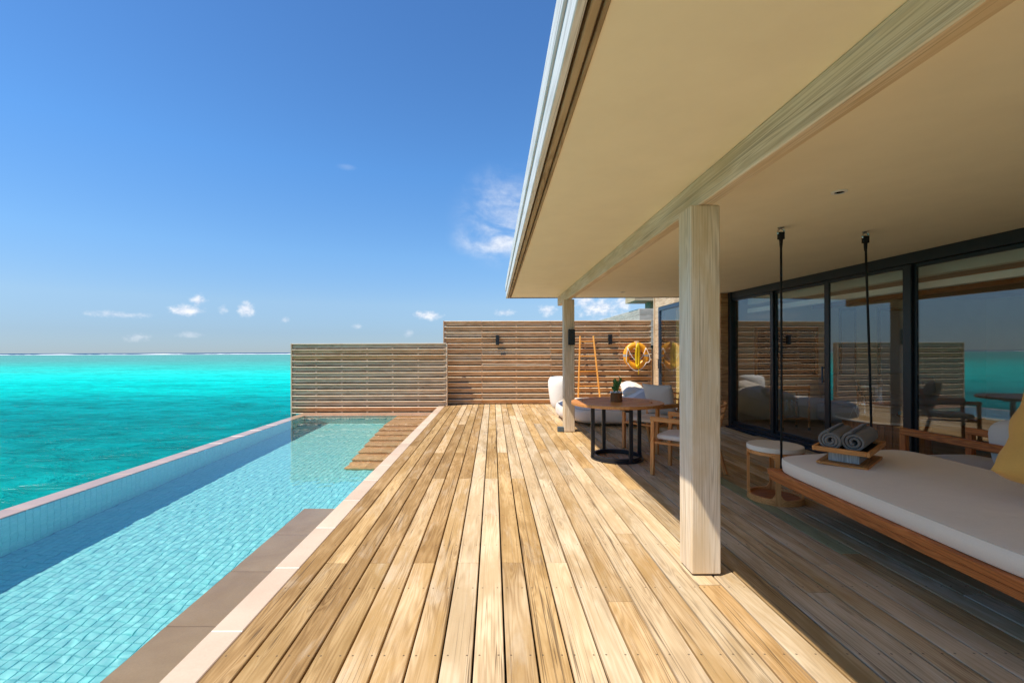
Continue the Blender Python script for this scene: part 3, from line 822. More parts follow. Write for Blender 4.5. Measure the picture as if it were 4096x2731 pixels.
def build_neighbour():
    n = thing('neighbouring_villa', 'grey and green plank clad building rising behind the tall slatted screen', 'building', (4.5, 14, 0))
    wl = MB().box(0.025, 3.2, 0.025, 9, -1.8, 2.62).build('wall', plain('wall_core', (.2, .12, .07), .8), n)
    z = 1.6
    while z < 2.6:
        span('siding_board', 0, 3.2, 0, .024, z+.003, z+.187, sidingwood('X', 3), wl)
        span('siding_board', 0, .024, .026, 9, z+.003, z+.187, sidingwood('Y', 2 if z < 2.2 else 3), wl); z += .19
    span('cap_board', -.004, 3.2, -.004, 9, 2.625, 2.642, sidingwood('Y', 3), n)
    w2 = MB().box(0.515, 4.2, .475, .95, 2.651, 3.4).build('wall', plain('wall_core', (.2, .12, .07), .8), n)
    z = 2.655
    while z < 3.35: span('siding_board', .49, 4.2, .45, .474, z, z+.14, sidingwood('X', 2), w2); z += .143
    z = 2.655
    while z < 3.35: span('siding_board', .49, .514, .476, .95, z, z+.14, sidingwood('Y', 2), w2); z += .143
    span('roof', -.14, 4.4, .02, 1.0, 2.985, 3.22, wood('eave_pale', (.42, .30, .16), (.60, .45, .26), (.7, .55, .36), 'X'), n)
build_neighbour()

# ------------------------------------------------------------------ wall lights, junction box
def wall_light(x, y, z, w, h, d, label):
    t = thing('wall_light', label, 'wall light', (x, y, z), 0, 'black box wall lights')
    span('housing', -w/2, w/2, -d, -.012, -h/2, h/2, BLACK, t, .003)
    span('back_plate', -w/2+.008, w/2-.008, -.0119, 0, -h/2+.008, h/2-.008, plain('dark_plate', (.02, .02, .02), .5), t, 0)
    b = MB(); b.lathe([(.0001, 0), (w*.34, 0)], 20); b.build('lens', plain('lamp_lens', (.05, .05, .05), .2), t, (0, -d*.5, -h/2-.0008))
wall_light(0.115, 12.346, 1.737, .094, .263, .09, 'black box wall light alone on the tall screen left of the posts')
wall_light(3.16, 12.346, 1.745, .094, .263, .09, 'black box wall light on the screen between ladder and life ring')
wall_light(1.375, 8.039, 1.674, .115, .274, .085, 'black box wall light fixed on the far square post')
jb = thing('junction_box', 'small slate grey box on the deck against the far post', 'box', (1.19, 8.10, 0))
span('body', -.05, .055, -.05, .05, .001, .085, plain('slate_plastic', (.06, .09, .11), .45), jb, .006)
span('lid', -.047, .052, -.052, -.0505, .008, .078, plain('slate_plastic_lid', (.08, .11, .13), .4), jb, 0)

# ------------------------------------------------------------------ ladder and life ring on the screen
def build_ladder():
    t = thing('towel_ladder', 'orange wooden towel ladder leaning on the tall screen', 'ladder', (2.53, 12.0, 0))
    m = wood('orange_stain_Z', (.52, .19, .03), (.82, .34, .06), (.86, .46, .12), 'Z', var=.04, grain=1.5); mx = wood('orange_stain_X', (.52, .19, .03), (.82, .34, .06), (.86, .46, .12), 'X', var=.04, grain=1.5)
    H = 1.84; yt = 0.31
    def P(s, z): k = z/H; return (s*(.30*(1-k)+.178*k), yt*k, z)
    for s in (-1, 1): bar('side_rail', P(s, 0), P(s, H), .042, .03, m, t, .006)
    for z in (.10, .50, .895, 1.295, 1.69):
        a = P(-1, z); c = P(1, z)
        bar('rung', (a[0]+.018, a[1], z), (c[0]-.018, c[1], z), .036, .024, mx, t, .006)
build_ladder()

def build_ring():
    t = thing('life_ring', 'orange yellow life ring with white grab line hanging on the screen', 'life ring', (3.84, 12.24, 1.31))
    Rr, r = .272, .078
    n = 64; k = 20
    def torus(a0, a1, r2, closed, seg):
        vs = []; fs = []
        for i in range(seg + (0 if closed else 1)):
            a = a0+(a1-a0)*i/seg
            for j in range(k):
                p = 2*math.pi*j/k; q = Rr+r2*math.cos(p); vs.append((q*math.cos(a), r2*.78*math.sin(p), q*math.sin(a)*1.03))
        for i in range(seg):
            for j in range(k):
                i2 = (i+1) % seg if closed else i+1; j2 = (j+1) % k; fs.append((i*k+j, i2*k+j, i2*k+j2, i*k+j2))
        return MB().add(vs, fs, True)
    torus(0, 2*math.pi, r, True, n).build('float', plain('ring_orange', (.82, .36, .02), .38, 0, .5, 30, .04, .06), t, auto=False)
    for a in (0, math.pi): torus(a-.10, a+.10, r+.003, False, 8).build('reflective_band', plain('grey_band', (.36, .35, .34), .35), t, auto=False)
    wl = plain('white_rope', (.78, .76, .72), .8, 0, .2, 200, .3)
    # grab line: fixed at four points, hanging in loops
    fx = [R(40), R(140), R(217), R(323)]
    P = [Vector((Rr*1.16*math.cos(a), -.07, Rr*1.16*math.sin(a))) for a in fx]
    def sag(a, b, drop, out=Vector((0, -.04, 0)), n=16): return [a.lerp(b, i/n) + Vector((0, 0, -drop))*(4*i/n*(1-i/n)) + out*(4*i/n*(1-i/n)) for i in range(n+1)]
    b = MB()
    b.tube(sag(P[1], P[0], .34), .0085, 6); b.tube(sag(P[2], P[3], .22, Vector((0, 0, 0))), .0085, 6)
    b.tube(sag(P[0], P[3], .10, Vector((.10, -.02, 0))), .0085, 6); b.tube(sag(P[1], P[2], .10, Vector((-.04, -.02, 0))), .0085, 6)
    b.build('grab_line', wl, t, auto=False)
    # peg
    span('peg', -.026, .026, -.15, .07, .235, .385, sidingwood('Z', 1), t, .004)
    # yellow throwing line, hanked over the peg
    yr = plain('yellow_rope', (.85, .62, .02), .7, 0, .3, 220, .3)
    b = MB(); rr = random.Random(5)
    for i in range(9):
        x = -.058+.0145*i+rr.uniform(-.004, .004); dn = -.30+rr.uniform(-.05, .02); y = -.12-rr.uniform(0, .035)
        b.tube([(x*.35, y-.03, .31), (x*.9, y-.02, .2), (x*1.15, y, 0), (x, y, dn+.05), (x*.8, y-.01, dn), (x*.6, y-.015, dn+.06)], .0095, 6)
    b.tube([(-.03, -.16, .30), (0, -.165, .335), (.03, -.16, .30)], .012, 6)
    b.tube([(.02, -.13, -.2), (.025, -.13, -.40), (.024, -.13, -.50)], .011, 6)
    b.build('throw_line', yr, t, auto=False)
build_ring()

# ------------------------------------------------------------------ lounge corner
def build_planter():
    t = thing('rounded_stool', 'white rounded rough textured seat between tall screen and bean bag', 'stool', (1.72, 11.62, 0))
    prof = [(.0001, 0), (.20, 0), (.235, .03), (.27, .15), (.30, .35), (.32, .55), (.318, .66), (.295, .735), (.25, .775), (.16, .79), (.0001, .792)]
    MB().lathe(prof, 48, sx=1.0, sy=.9).build('body', plain('white_plaster', (.86, .84, .79), .85, 0, .2, 90, .25, .02, .004), t, auto=False)
build_planter()

def build_beanbag():
    t = thing('bean_bag_lounger', 'big pale grey bean bag lounger with raised back beside the far post', 'bean bag', (2.45, 9.55, 0))
    a, bb = 1.10, 1.02; m = 80; rows = 26; vs = []; fs = []
    for i in range(rows+1):
        ph = -math.pi/2+math.pi*i/rows
        cz = math.copysign(abs(math.sin(ph))**.62, math.sin(ph)); cr = abs(math.cos(ph))**.5
        for k in range(m):
            an = 2*math.pi*k/m; e = .62
            x = math.copysign(abs(math.cos(an))**e, math.cos(an))*cr; y = math.copysign(abs(math.sin(an))**e, math.sin(an))*cr
            top = .40 + .26*math.exp(-((x-.72)/.34)**2)*math.exp(-((y-.15)/.75)**2) - .05*math.exp(-((x+.1)/.4)**2-(y/.5)**2)
            z = (cz*.5+.5)*top
            p = Vector((x*a, y*bb, z))
            q = noise.noise_vector(p*2.3+Vector((4, 0, 0)))*.035 + noise.noise_vector(p*7)*.010
            if z < .03: q.z = 0; q *= .4
            p += q; p.z = max(.002, p.z)
            vs.append(p)
    for i in range(rows):
        for k in range(m):
            k2 = (k+1) % m; fs.append((i*m+k, i*m+k2, (i+1)*m+k2, (i+1)*m+k))
    fb = fabric('bean_bag_cloth', (.74, .66, .57), 300, .55)
    MB().add(vs, fs, True).build('body', fb, t, auto=False)
    sv = []
    rw = 17
    for k in range(m): p = Vector(vs[rw*m+k]); d = Vector((p.x, p.y, 0)).normalized(); sv.append(p+d*.004)
    MB().tube(sv, .006, 6, True).build('seam', plain('seam_thread', (.40, .37, .35), .9), t, auto=False)
    p = link('headrest', pillow_mesh('headrest', .75, .5, .30, 18, 3, .03), fb, t, (.60, .42, .565), (R(12), R(-14), R(80)))
    c = thing('grey_cushion', 'blue grey cushion lying on the bean bag beside the chair pillow', 'cushion', (3.08, 9.05, .36))
    link('cover', pillow_mesh('cover', .62, .5, .24, 18, 8, .02), fabric('blue_grey_cloth', (.46, .43, .42), 300, .4), c, (0, 0, .12), (R(10), R(-22), R(20)))
    MB().tube([(-.02, -.27, .12), (-.02, -.272, .135)], .006, 6).build('zip_tab', STEEL, c)
build_beanbag()

# ------------------------------------------------------------------ dining set
def build_table():
    t = thing('round_table', 'round slatted wooden table on a black metal ring base', 'table', (1.64, 6.06, 0), R(0))
    mw = teak('X', 0); top = .755; R0 = .595
    # rim segments
    n = 8
    for k in range(n):
        a0 = 2*math.pi*k/n+.002; a1 = 2*math.pi*(k+1)/n-.002; vs = []; fs = []; sg = 8
        for i in range(sg+1):
            a = a0+(a1-a0)*i/sg
            for r, z in ((.455, top-.038), (R0-.004, top-.038), (R0, top-.034), (R0, top-.005), (R0-.005, top), (.455, top)):
                vs.append((r*math.cos(a), r*math.sin(a), z))
        for i in range(sg):
            for j in range(6): j2 = (j+1) % 6; fs.append((i*6+j, i*6+j2, (i+1)*6+j2, (i+1)*6+j))
        fs.append((5, 4, 3, 2, 1, 0)); fs.append(tuple(sg*6+j for j in range(6)))
        MB().add(vs, fs).build('rim_segment', teak('X', 0), t)
    # diagonal slats inside the rim
    th = R(28); w = .0475
    for i in range(-9, 10):
        y = i*(w+.0022); half = math.sqrt(max(0, .4535**2-(abs(y)+w/2)**2))
        if half < .03: continue
        bbox('slat', (2*half, w-.0085, .02), mw, (-y*math.sin(th), y*math.cos(th), top-.0115), t, .002, (0, 0, th))
    span('cross_bearer', -.5, .5, -.03, .03, top-.060, top-.039, BLACK, t); span('cross_bearer', -.03, .03, -.5, .5, top-.082, top-.0605, BLACK, t)
    rb = .318
    for a in (180, 108, -72, 8):
        x, y = rb*math.cos(R(a)), rb*math.sin(R(a))
        bbox('leg', (.05, .03, top-.05), BLACK, (x, y, .006+(top-.05)/2), t, .004, (0, 0, R(0)))
    for r, z0, z1, nm in ((rb+.012, .004, .020, 'base_ring'), (rb-.012, .021, .062, 'base_ring')):
        MB().lathe([(r-.022, z0), (r+.012, z0), (r+.012, z1), (r-.022, z1), (r-.022, z0)], 64).build(nm, BLACK, t)
build_table()

def build_plant():
    t = thing('potted_succulent', 'small green succulent in a rope wrapped pot on the round table', 'plant', (1.635, 6.05, .7555))
    rope = plain('coir_rope', (.24, .11, .045), .95, 0, .1, 260, .8, .2, .004)
    b = MB()
    for k in range(9):
        r = .068+.002*math.sin(k*1.7); b.tube([(r*math.cos(2*math.pi*i/28), r*math.sin(2*math.pi*i/28), .009+.0128*k) for i in range(28)], .0088, 7, True)
    b.build('rope_wrap', rope, t, auto=False)
    MB().lathe([(.0001, .002), (.062, .002), (.064, .105), (.0001, .105)], 24).build('pot', plain('pot_brown', (.09, .05, .03), .9), t)
    wp = plain('white_pebble', (.72, .70, .67), .6, 0, .4, 30, .2, .1)
    rr = random.Random(2)
    for k in range(16):
        a = rr.uniform(0, 6.28); q = rr.uniform(.02, .068); s = rr.uniform(.012, .021)
        vs = []; bm = bmesh.new(); bmesh.ops.create_icosphere(bm, subdivisions=1, radius=1)
        for v in bm.verts: v.co = Vector((v.co.x*s*rr.uniform(.8, 1.2), v.co.y*s, v.co.z*s*.8))
        me = bpy.data.meshes.new('pebble'); bm.to_mesh(me); bm.free()
        link('pebble', me, wp, t, (q*math.cos(a), q*math.sin(a), .112+rr.uniform(0, .018)))
    gm = plain('succulent_green', (.055, .17, .025), .42, 0, .5, 40, .1, .25)
    def stem(p0, p1, r, seed):
        b = MB(); p0 = Vector(p0); p1 = Vector(p1); N = 12; pts = []; rs = []
        for i in range(N+1):
            k = i/N; q = p0.lerp(p1, k)+noise.noise_vector(Vector((seed, k*2, 0)))*.010*math.sin(k*3.1)
            pts.append(q); rs.append(r*(.65+.4*math.sin(k*math.pi*.9)+.10*math.sin(k*24)) if i < N else r*.35)
        b.tube(pts, rs, 9)
        d = (p1-p0).normalized(); r3 = random.Random(seed)
        for i in range(3, N):
            for s in range(2):
                a = r3.uniform(0, 6.28); u = Vector((math.cos(a), math.sin(a), .5)).normalized(); q = pts[i]+u*r*.7
                L = r*r3.uniform(.9, 1.5); b.tube([q, q+u*L*.6+d*L*.3, q+u*L+d*L*.8], [r*.30, r*.42, r*.10], 6)
        b.build('stem', gm, t, auto=False)
    stem((0, 0, .11), (-.012, 0, .295), .019, 1); stem((.008, 0, .12), (.022, .01, .26), .016, 2)
    stem((.01, 0, .17), (.062, 0, .315), .015, 3); stem((-.004, 0, .12), (-.055, .01, .19), .014, 4); stem((-.01, 0, .15), (-.028, -.01, .25), .014, 5)
build_plant()

def build_chair(p_left, p_right, label, name='dining_chair'):
    """front legs at p_left and p_right as seen by the sitter reversed; local +Y is the way the chair faces"""
    a = Vector((*p_left, 0)); b = Vector((*p_right, 0)); mid = (a+b)/2; e = (b-a).normalized()
    face = Vector((-e.y, e.x, 0))
    rz = math.atan2(e.y, e.x)
    t = thing(name, label, 'chair', mid, rz, 'wooden dining armchairs at the round table')
    W = .56; D = .54; m = teak('Z', 0); my = teak('Y', 0); mx = teak('X', 0); hs = .40; ha = .665
    for s in (-1, 1):
        x = s*W/2
        bar('front_leg', (x*.985, .012, 0), (x, 0, ha-.041), .046, .042, m, t, .005, (0, 1, 0))
        bar('back_leg', (x*.96, -D-.09, 0), (x*.93, -D+.015, hs), .042, .042, m, t, .005, (0, 1, 0))
        bar('back_post', (x*.93, -D+.015, hs+.001), (x*.88, -D-.10, .84), .040, .036, m, t, .005, (0, 1, 0))
        bar('armrest', (x, .03, ha-.02), (x*.95, -D-.03, ha-.032), .040, .054, m, t, .006)
        bar('side_rail', (x*.98, -.024, hs-.02), (x*.95, -D+.0, hs-.02), .055, .024, m, t, .003)
    bar('front_rail', (-W/2+.024, 0, hs-.02), (W/2-.024, 0, hs-.02), .06, .024, m, t, .003)
    for z, y in ((.80, -D-.085), (.715, -D-.065), (.63, -D-.045), (.545, -D-.023)):
        bar('back_slat', (-W/2*.88+.02, y, z), (W/2*.88-.02, y, z), .05, .018, m, t, .003)
    me = cushion_mesh('seat_cushion', W-.06, D-.02, .075, .42, 12, .2, .004)
    link('seat_cushion', me, fabric('chair_cloth', (.70, .62, .52), 380, .25), t, (0, -D/2-.0, hs+.0385))
    return t
chA = build_chair((1.823, 5.22), (2.215, 5.67), 'wooden dining armchair half hidden by the near post, no pillow on it')
chB = build_chair((2.27, 6.28), (1.93, 6.74), 'wooden dining armchair behind the round table, with a grey pillow')
# pillow on the rear chair
pl = thing('chair_pillow', 'square grey pillow leaning on the back of the rear armchair', 'pillow', chB.location, chB.rotation_euler.z)
link('cover', pillow_mesh('cover', .50, .50, .17, 22, 2, .012), fabric('grey_pillow_cloth', (.52, .47, .41), 380, .3), pl, (.0, -.47, .70), (R(72), R(0), 0))
MB().tube([(-.24, -.52, .935), (-.245, -.522, .945)], .005, 6).build('corner_tab', fabric('grey_pillow_cloth', (.52, .47, .41), 380, .3), pl)

# ------------------------------------------------------------------ hanging daybed
BED_TILT = math.atan2(.075, 1.1)
def bed_z(x): return .50 + (x-2.456)*math.tan(BED_TILT)
def build_daybed():
    t = thing('hanging_daybed', 'hanging daybed with pale mattress on a wooden frame under the eave', 'daybed', (2.456, 4.01, .50), rot=(0, -BED_TILT, R(-2.0)))
    W = 1.10; L = 2.15
    me = cushion_mesh('mattress', W+.02, L, .125, .16, 20, .03)
    link('mattress', me, fabric('mattress_cloth', (.84, .73, .58), 420, .20, .05), t, (W/2, -L/2+.0, -.0625))
    ring = [Vector(me.vertices[9*80+k].co) for k in range(80)]
    MB().tube([Vector((p.x*1.0015+W/2, p.y*1.001-L/2, p.z-.0625)) for p in ring], .0032, 6, True).build('piping', fabric('piping_cloth', (.66, .56, .43), 420, .0), t, auto=False)
    tk = teak('Y', 1); tx = teak('X', 1)
    for x0, x1 in ((-.035, .03), (W-.03, W+.035)):
        span('side_rail', x0+.012, x1-.0, -L-.03, .03, -.215, -.166, tk, t, .005)
        span('side_rail', x0, x1, -L-.035, .035, -.165, -.118, tk, t, .005)
    for y0, y1 in ((-.035, .034), (-L-.034, -L+.035)):
        span('end_rail', .031, W-.031, y0, y1, -.205, -.128, tx, t, .005)
    for k in range(12): span('base_slat', .03, W-.03, -L+.10+k*.165, -L+.18+k*.165, -.150, -.129, tx, t, .003)
    # black ropes up to eye bolts in the soffit
    inv = (Matrix.Translation(t.location) @ t.rotation_euler.to_matrix().to_4x4()).inverted()
    tops = [((2.565, 4.05), (2.56, 4.05)), ((3.44, 4.20), (3.43, 4.12)), ((2.47, 1.92), (2.49, 1.95)), ((3.50, 1.90), (3.45, 1.95))]
    for (tx_, ty), (bx, by) in tops:
        top = Vector((tx_, ty, SOF)); bot = Vector((bx, by, bed_z(bx)-.19))
        b = MB(); tp = top-Vector((0, 0, .105))
        b.tube([tp, tp.lerp(bot, .5)+Vector((.003, 0, 0)), bot], .0095, 8, M=inv)
        b.tube([tp+Vector((0, 0, .01)), tp-Vector((0, 0, .05)), tp-Vector((0, 0, .075))], [.017, .013, .0105], 8, M=inv)
        b.build('rope', plain('black_cord', (.012, .013, .014), .75, 0, .3, 240, .6), t, auto=False)
        b = MB()
        for k in range(5):
            q = tp+Vector((0, 0, .004+.0125*k)); b.tube([q+Vector((.022*math.cos(a*.6283), .022*math.sin(a*.6283), .002*math.sin(a*.6283))) for a in range(10)], .0082, 7, True, M=inv)
        b.build('lashing', plain('black_cord', (.012, .013, .014), .75, 0, .3, 240, .6), t, auto=False)
        b = MB(); c = top-Vector((0, 0, .042))
        b.tube([c+Vector((.028*math.cos(a*.349), 0, .030*math.sin(a*.349))) for a in range(18)], .0075, 8, True, M=inv)
        b.lathe([(.0001, SOF-.006), (.027, SOF-.006), (.027, SOF-.0005), (.0001, SOF-.0005)], 20, (tx_, ty, 0), M=inv)
        b.build('eye_bolt', STEEL, t, auto=True)
    return t
bed = build_daybed()

def on_bed(name, label, cat, x, y, rz, group=None):
    return thing(name, label, cat, (x, y, bed_z(x)-.0015), group=group, rot=(0, -BED_TILT, rz))

def build_tray():
    th = R(38)
    t = on_bed('towel_stand', 'wooden pedestal tray with woven grey sides standing on the daybed', 'tray', 2.87, 3.67, th)
    tx, ty = teak('X', 0), teak('Y', 0)
    def rim(nm, hx, hy, z0, z1, w, par):
        span(nm, -hx, hx, -hy, -hy+w, z0, z1, tx, par, .003); span(nm, -hx, hx, hy-w, hy, z0, z1, tx, par, .003)
        span(nm, -hx, -hx+w, -hy+w+.0005, hy-w-.0005, z0, z1, ty, par, .003); span(nm, hx-w, hx, -hy+w+.0005, hy-w-.0005, z0, z1, ty, par, .003)
    rim('base_edge', .215, .165, .004, .026, .04, t); span('base_board', -.174, .174, -.124, .124, .008, .0225, tx, t, 0)
    m, q, out = new_mat('woven_grey'); v, r = obj_coords(q, 'Y'); s = q.sep(v)
    st = q.noise(q.vmath('MULTIPLY', v, (260, 260, 9)), 1, 3, .6)
    principled(q, out, q.ramp(st, [(.3, (.20, .19, .175)), (.5, (.40, .385, .36)), (.7, (.58, .565, .54))]), .8, spec=.2, normal=q.bump(st, .3, .002))
    span('woven_box', -.15, .15, -.10, .10, .0265, .112, m, t, .003)
    rim('tray_edge', .235, .185, .113, .150, .022, t); span('tray_floor', -.212, .212, -.162, .162, .116, .127, plain('dark_tray', (.02, .015, .012), .4), t, 0)
    for k, (dy, lab, L) in enumerate(((.072, 'rolled grey towel lying at the back of the pedestal tray', .37), (-.074, 'rolled grey towel lying at the front of the pedestal tray', .385))):
        off = Matrix.Rotation(th, 3, 'Z') @ Vector((-.015+.02*k, dy, 0))
        x, y = 2.87+off.x, 3.67+off.y
        o = thing('rolled_towel', lab, 'towel', (x, y, bed_z(x)+.1265), group='rolled towels on the tray', rot=(0, -BED_TILT, th))
        rr = random.Random(k+3); ph0 = rr.uniform(0, 6.28); N = 110; turns = 2.9 if k == 0 else 2.5; Ro = .072; Ri = .012; thk = .0128
        prof = []
        for i in range(N+1):
            s_ = i/N; a = ph0-s_*turns*2*math.pi; r0 = Ro-(Ro-Ri)*s_-.002*math.sin(a*2+k)*s_
            prof.append((r0*math.cos(a)*1.03, r0*math.sin(a)*.98, a))
        vs = []; fs = []; zs = [-L/2, -L/2+.006, -L/4, 0, L/4, L/2-.006, L/2]
        for zi, zz in enumerate(zs):
            sh = .86 if zi in (0, len(zs)-1) else 1.0
            for j, (px, py, a) in enumerate(prof):
                wob = 1+.025*noise.noise(Vector((zz*7, a*.5, k*9)))
                nx, ny = math.cos(a), math.sin(a); hw = thk*sh
                bulge = .004*noise.noise(Vector((a*1.3, k*4.0, 2)))
                vs.append((zz+bulge*(1 if zi < 3 else -1), (px*wob+nx*hw), .0715+py*wob+ny*hw)); vs.append((zz, (px*wob-nx*hw*.45), .0715+py*wob-ny*hw*.45))
        n2 = (N+1)*2
        for zi in range(len(zs)-1):
            for j in range(N):
                a = zi*n2+j*2; fs.append((a, a+2, a+n2+2, a+n2)); fs.append((a+1, a+n2+1, a+n2+3, a+3))
            a = zi*n2; fs.append((a, a+n2, a+n2+1, a+1)); a = zi*n2+N*2; fs.append((a, a+1, a+n2+1, a+n2))
        for zi in (0, len(zs)-1):
            for j in range(N): a = zi*n2+j*2; fs.append((a, a+1, a+3, a+2))
        m2 = fabric('towel_terry', (.185, .17, .155), 900, .35, .2)
        MB().add(vs, fs, True).build('roll', m2, o, auto=False)
        hem = [(prof[0][0]*1.13*0+0, 0, 0)]
        a = prof[0][2]; b = MB(); b.tube([(zz, (Ro+.009)*math.cos(a+.02), .0715+(Ro+.009)*math.sin(a+.02)) for zz in (-L/2+.01, 0, L/2-.01)], .004, 6).build('hem', fabric('towel_hem', (.12, .12, .125), 900, .2), o, auto=False)
build_tray()

# yellow pillow at the near end of the bed
yp = on_bed('mustard_pillow', 'big mustard yellow pillow standing on the near end of the daybed', 'pillow', 3.17, 2.50, R(0))
link('cover', pillow_mesh('cover', .60, .60, .26, 26, 11, .028), fabric('mustard_cloth', (.68, .38, .10), 380, .5), yp, (.03, .0, .285), (R(62), R(34), R(-24)))
MB().tube([(.0, -.05, .004), (.02, -.055, .01)], .005, 6).build('corner_tab', fabric('mustard_cloth', (.68, .38, .10), 380, .5), yp)

# ------------------------------------------------------------------ round side table behind the bed
def build_side_table():
    t = thing('side_table', 'round side table with cream stone top and open wooden frame beside the daybed', 'table', (2.70, 4.37, 0), R(20))
    m = teak('Z', 0); mx = teak('X', 0); r = .236; Z0 = .475
    MB().lathe([(.0001, Z0), (r-.004, Z0), (r+.002, Z0+.004), (r+.002, Z0+.043), (r-.003, Z0+.048), (.0001, Z0+.048)], 56).build('table_top', stone('cream_stone', (.74, .66, .53), (.82, .74, .61), .6, 3), t)
    def arc_strip(a0, a1, z0, z1, nm, mat, th=.022, prof=None):
        n = 14; vs = []; fs = []
        for i in range(n+1):
            a = a0+(a1-a0)*i/n; zz0, zz1 = prof(i/n) if prof else (z0, z1)
            for rr, z in ((r-th, zz0), (r, zz0), (r, zz1), (r-th, zz1)): vs.append((rr*math.cos(a), rr*math.sin(a), z))
        for i in range(n):
            for j in range(4): j2 = (j+1) % 4; fs.append((i*4+j, i*4+j2, (i+1)*4+j2, (i+1)*4+j))
        fs += [(3, 2, 1, 0), tuple(n*4+j for j in range(4))]
        MB().add(vs, fs, False).build(nm, mat, t)
    hw = .095
    for k in range(4):
        a = R(45+90*k)
        arc_strip(a-hw, a+hw, .0, Z0-.001, 'leg', m, .024)
        a0 = a+hw+.0008; a1 = a+R(90)-hw-.0008
        def pb(u): e = max(0, abs(2*u-1)-.72)/.28; return (.0, .055+.045*e**2.2)
        def pt(u): e = max(0, abs(2*u-1)-.72)/.28; return (Z0-.030-.04*e**2.2, Z0-.001)
        arc_strip(a0, a1, 0, .06, 'base_rail', mx, .0235, pb); arc_strip(a0, a1, Z0-.03, Z0, 'top_rail', mx, .0235, pt)
    MB().lathe([(.0001, .018), (r-.025, .018), (r-.025, .032), (.0001, .032)], 48).build('base_shelf', teak('X', 1), t)
build_side_table()

# ------------------------------------------------------------------ armchair by the glass
def build_armchair():
    t = thing('lounge_armchair', 'reddish wooden lounge armchair with pale cushions between daybed and glass doors', 'armchair', (4.02, 3.62, 0))
    m = teak('Z', 1)
    for x in (-.30, .30):
        bar('front_leg', (x, .50, 0), (x, .50, .665), .045, .06, m, t, .006, (0, 1, 0)); bar('back_leg', (x, -.36, 0), (x, -.36, .665), .045, .06, m, t, .006, (0, 1, 0))
        bar('armrest', (x, .53, .69), (x, -.40, .69), .05, .06, m, t, .007); bar('side_rail', (x, .47, .455), (x, -.33, .455), .04, .045, m, t, .005)
    bar('front_rail', (-.276, .50, .36), (.276, .50, .36), .06, .03, m, t, .004); bar('back_rail', (-.276, -.36, .60), (.276, -.36, .60), .06, .03, m, t, .004)
    fb = fabric('armchair_cloth', (.62, .58, .53), 380, .25)
    link('seat_cushion', cushion_mesh('seat_cushion', .55, .80, .13, .4, 12, .2, .006), fb, t, (0, .06, .445))
    link('back_cushion', cushion_mesh('back_cushion', .54, .16, .42, .45, 12, .2, .006), fb, t, (0, -.24, .70), (R(-8), 0, 0))
build_armchair()

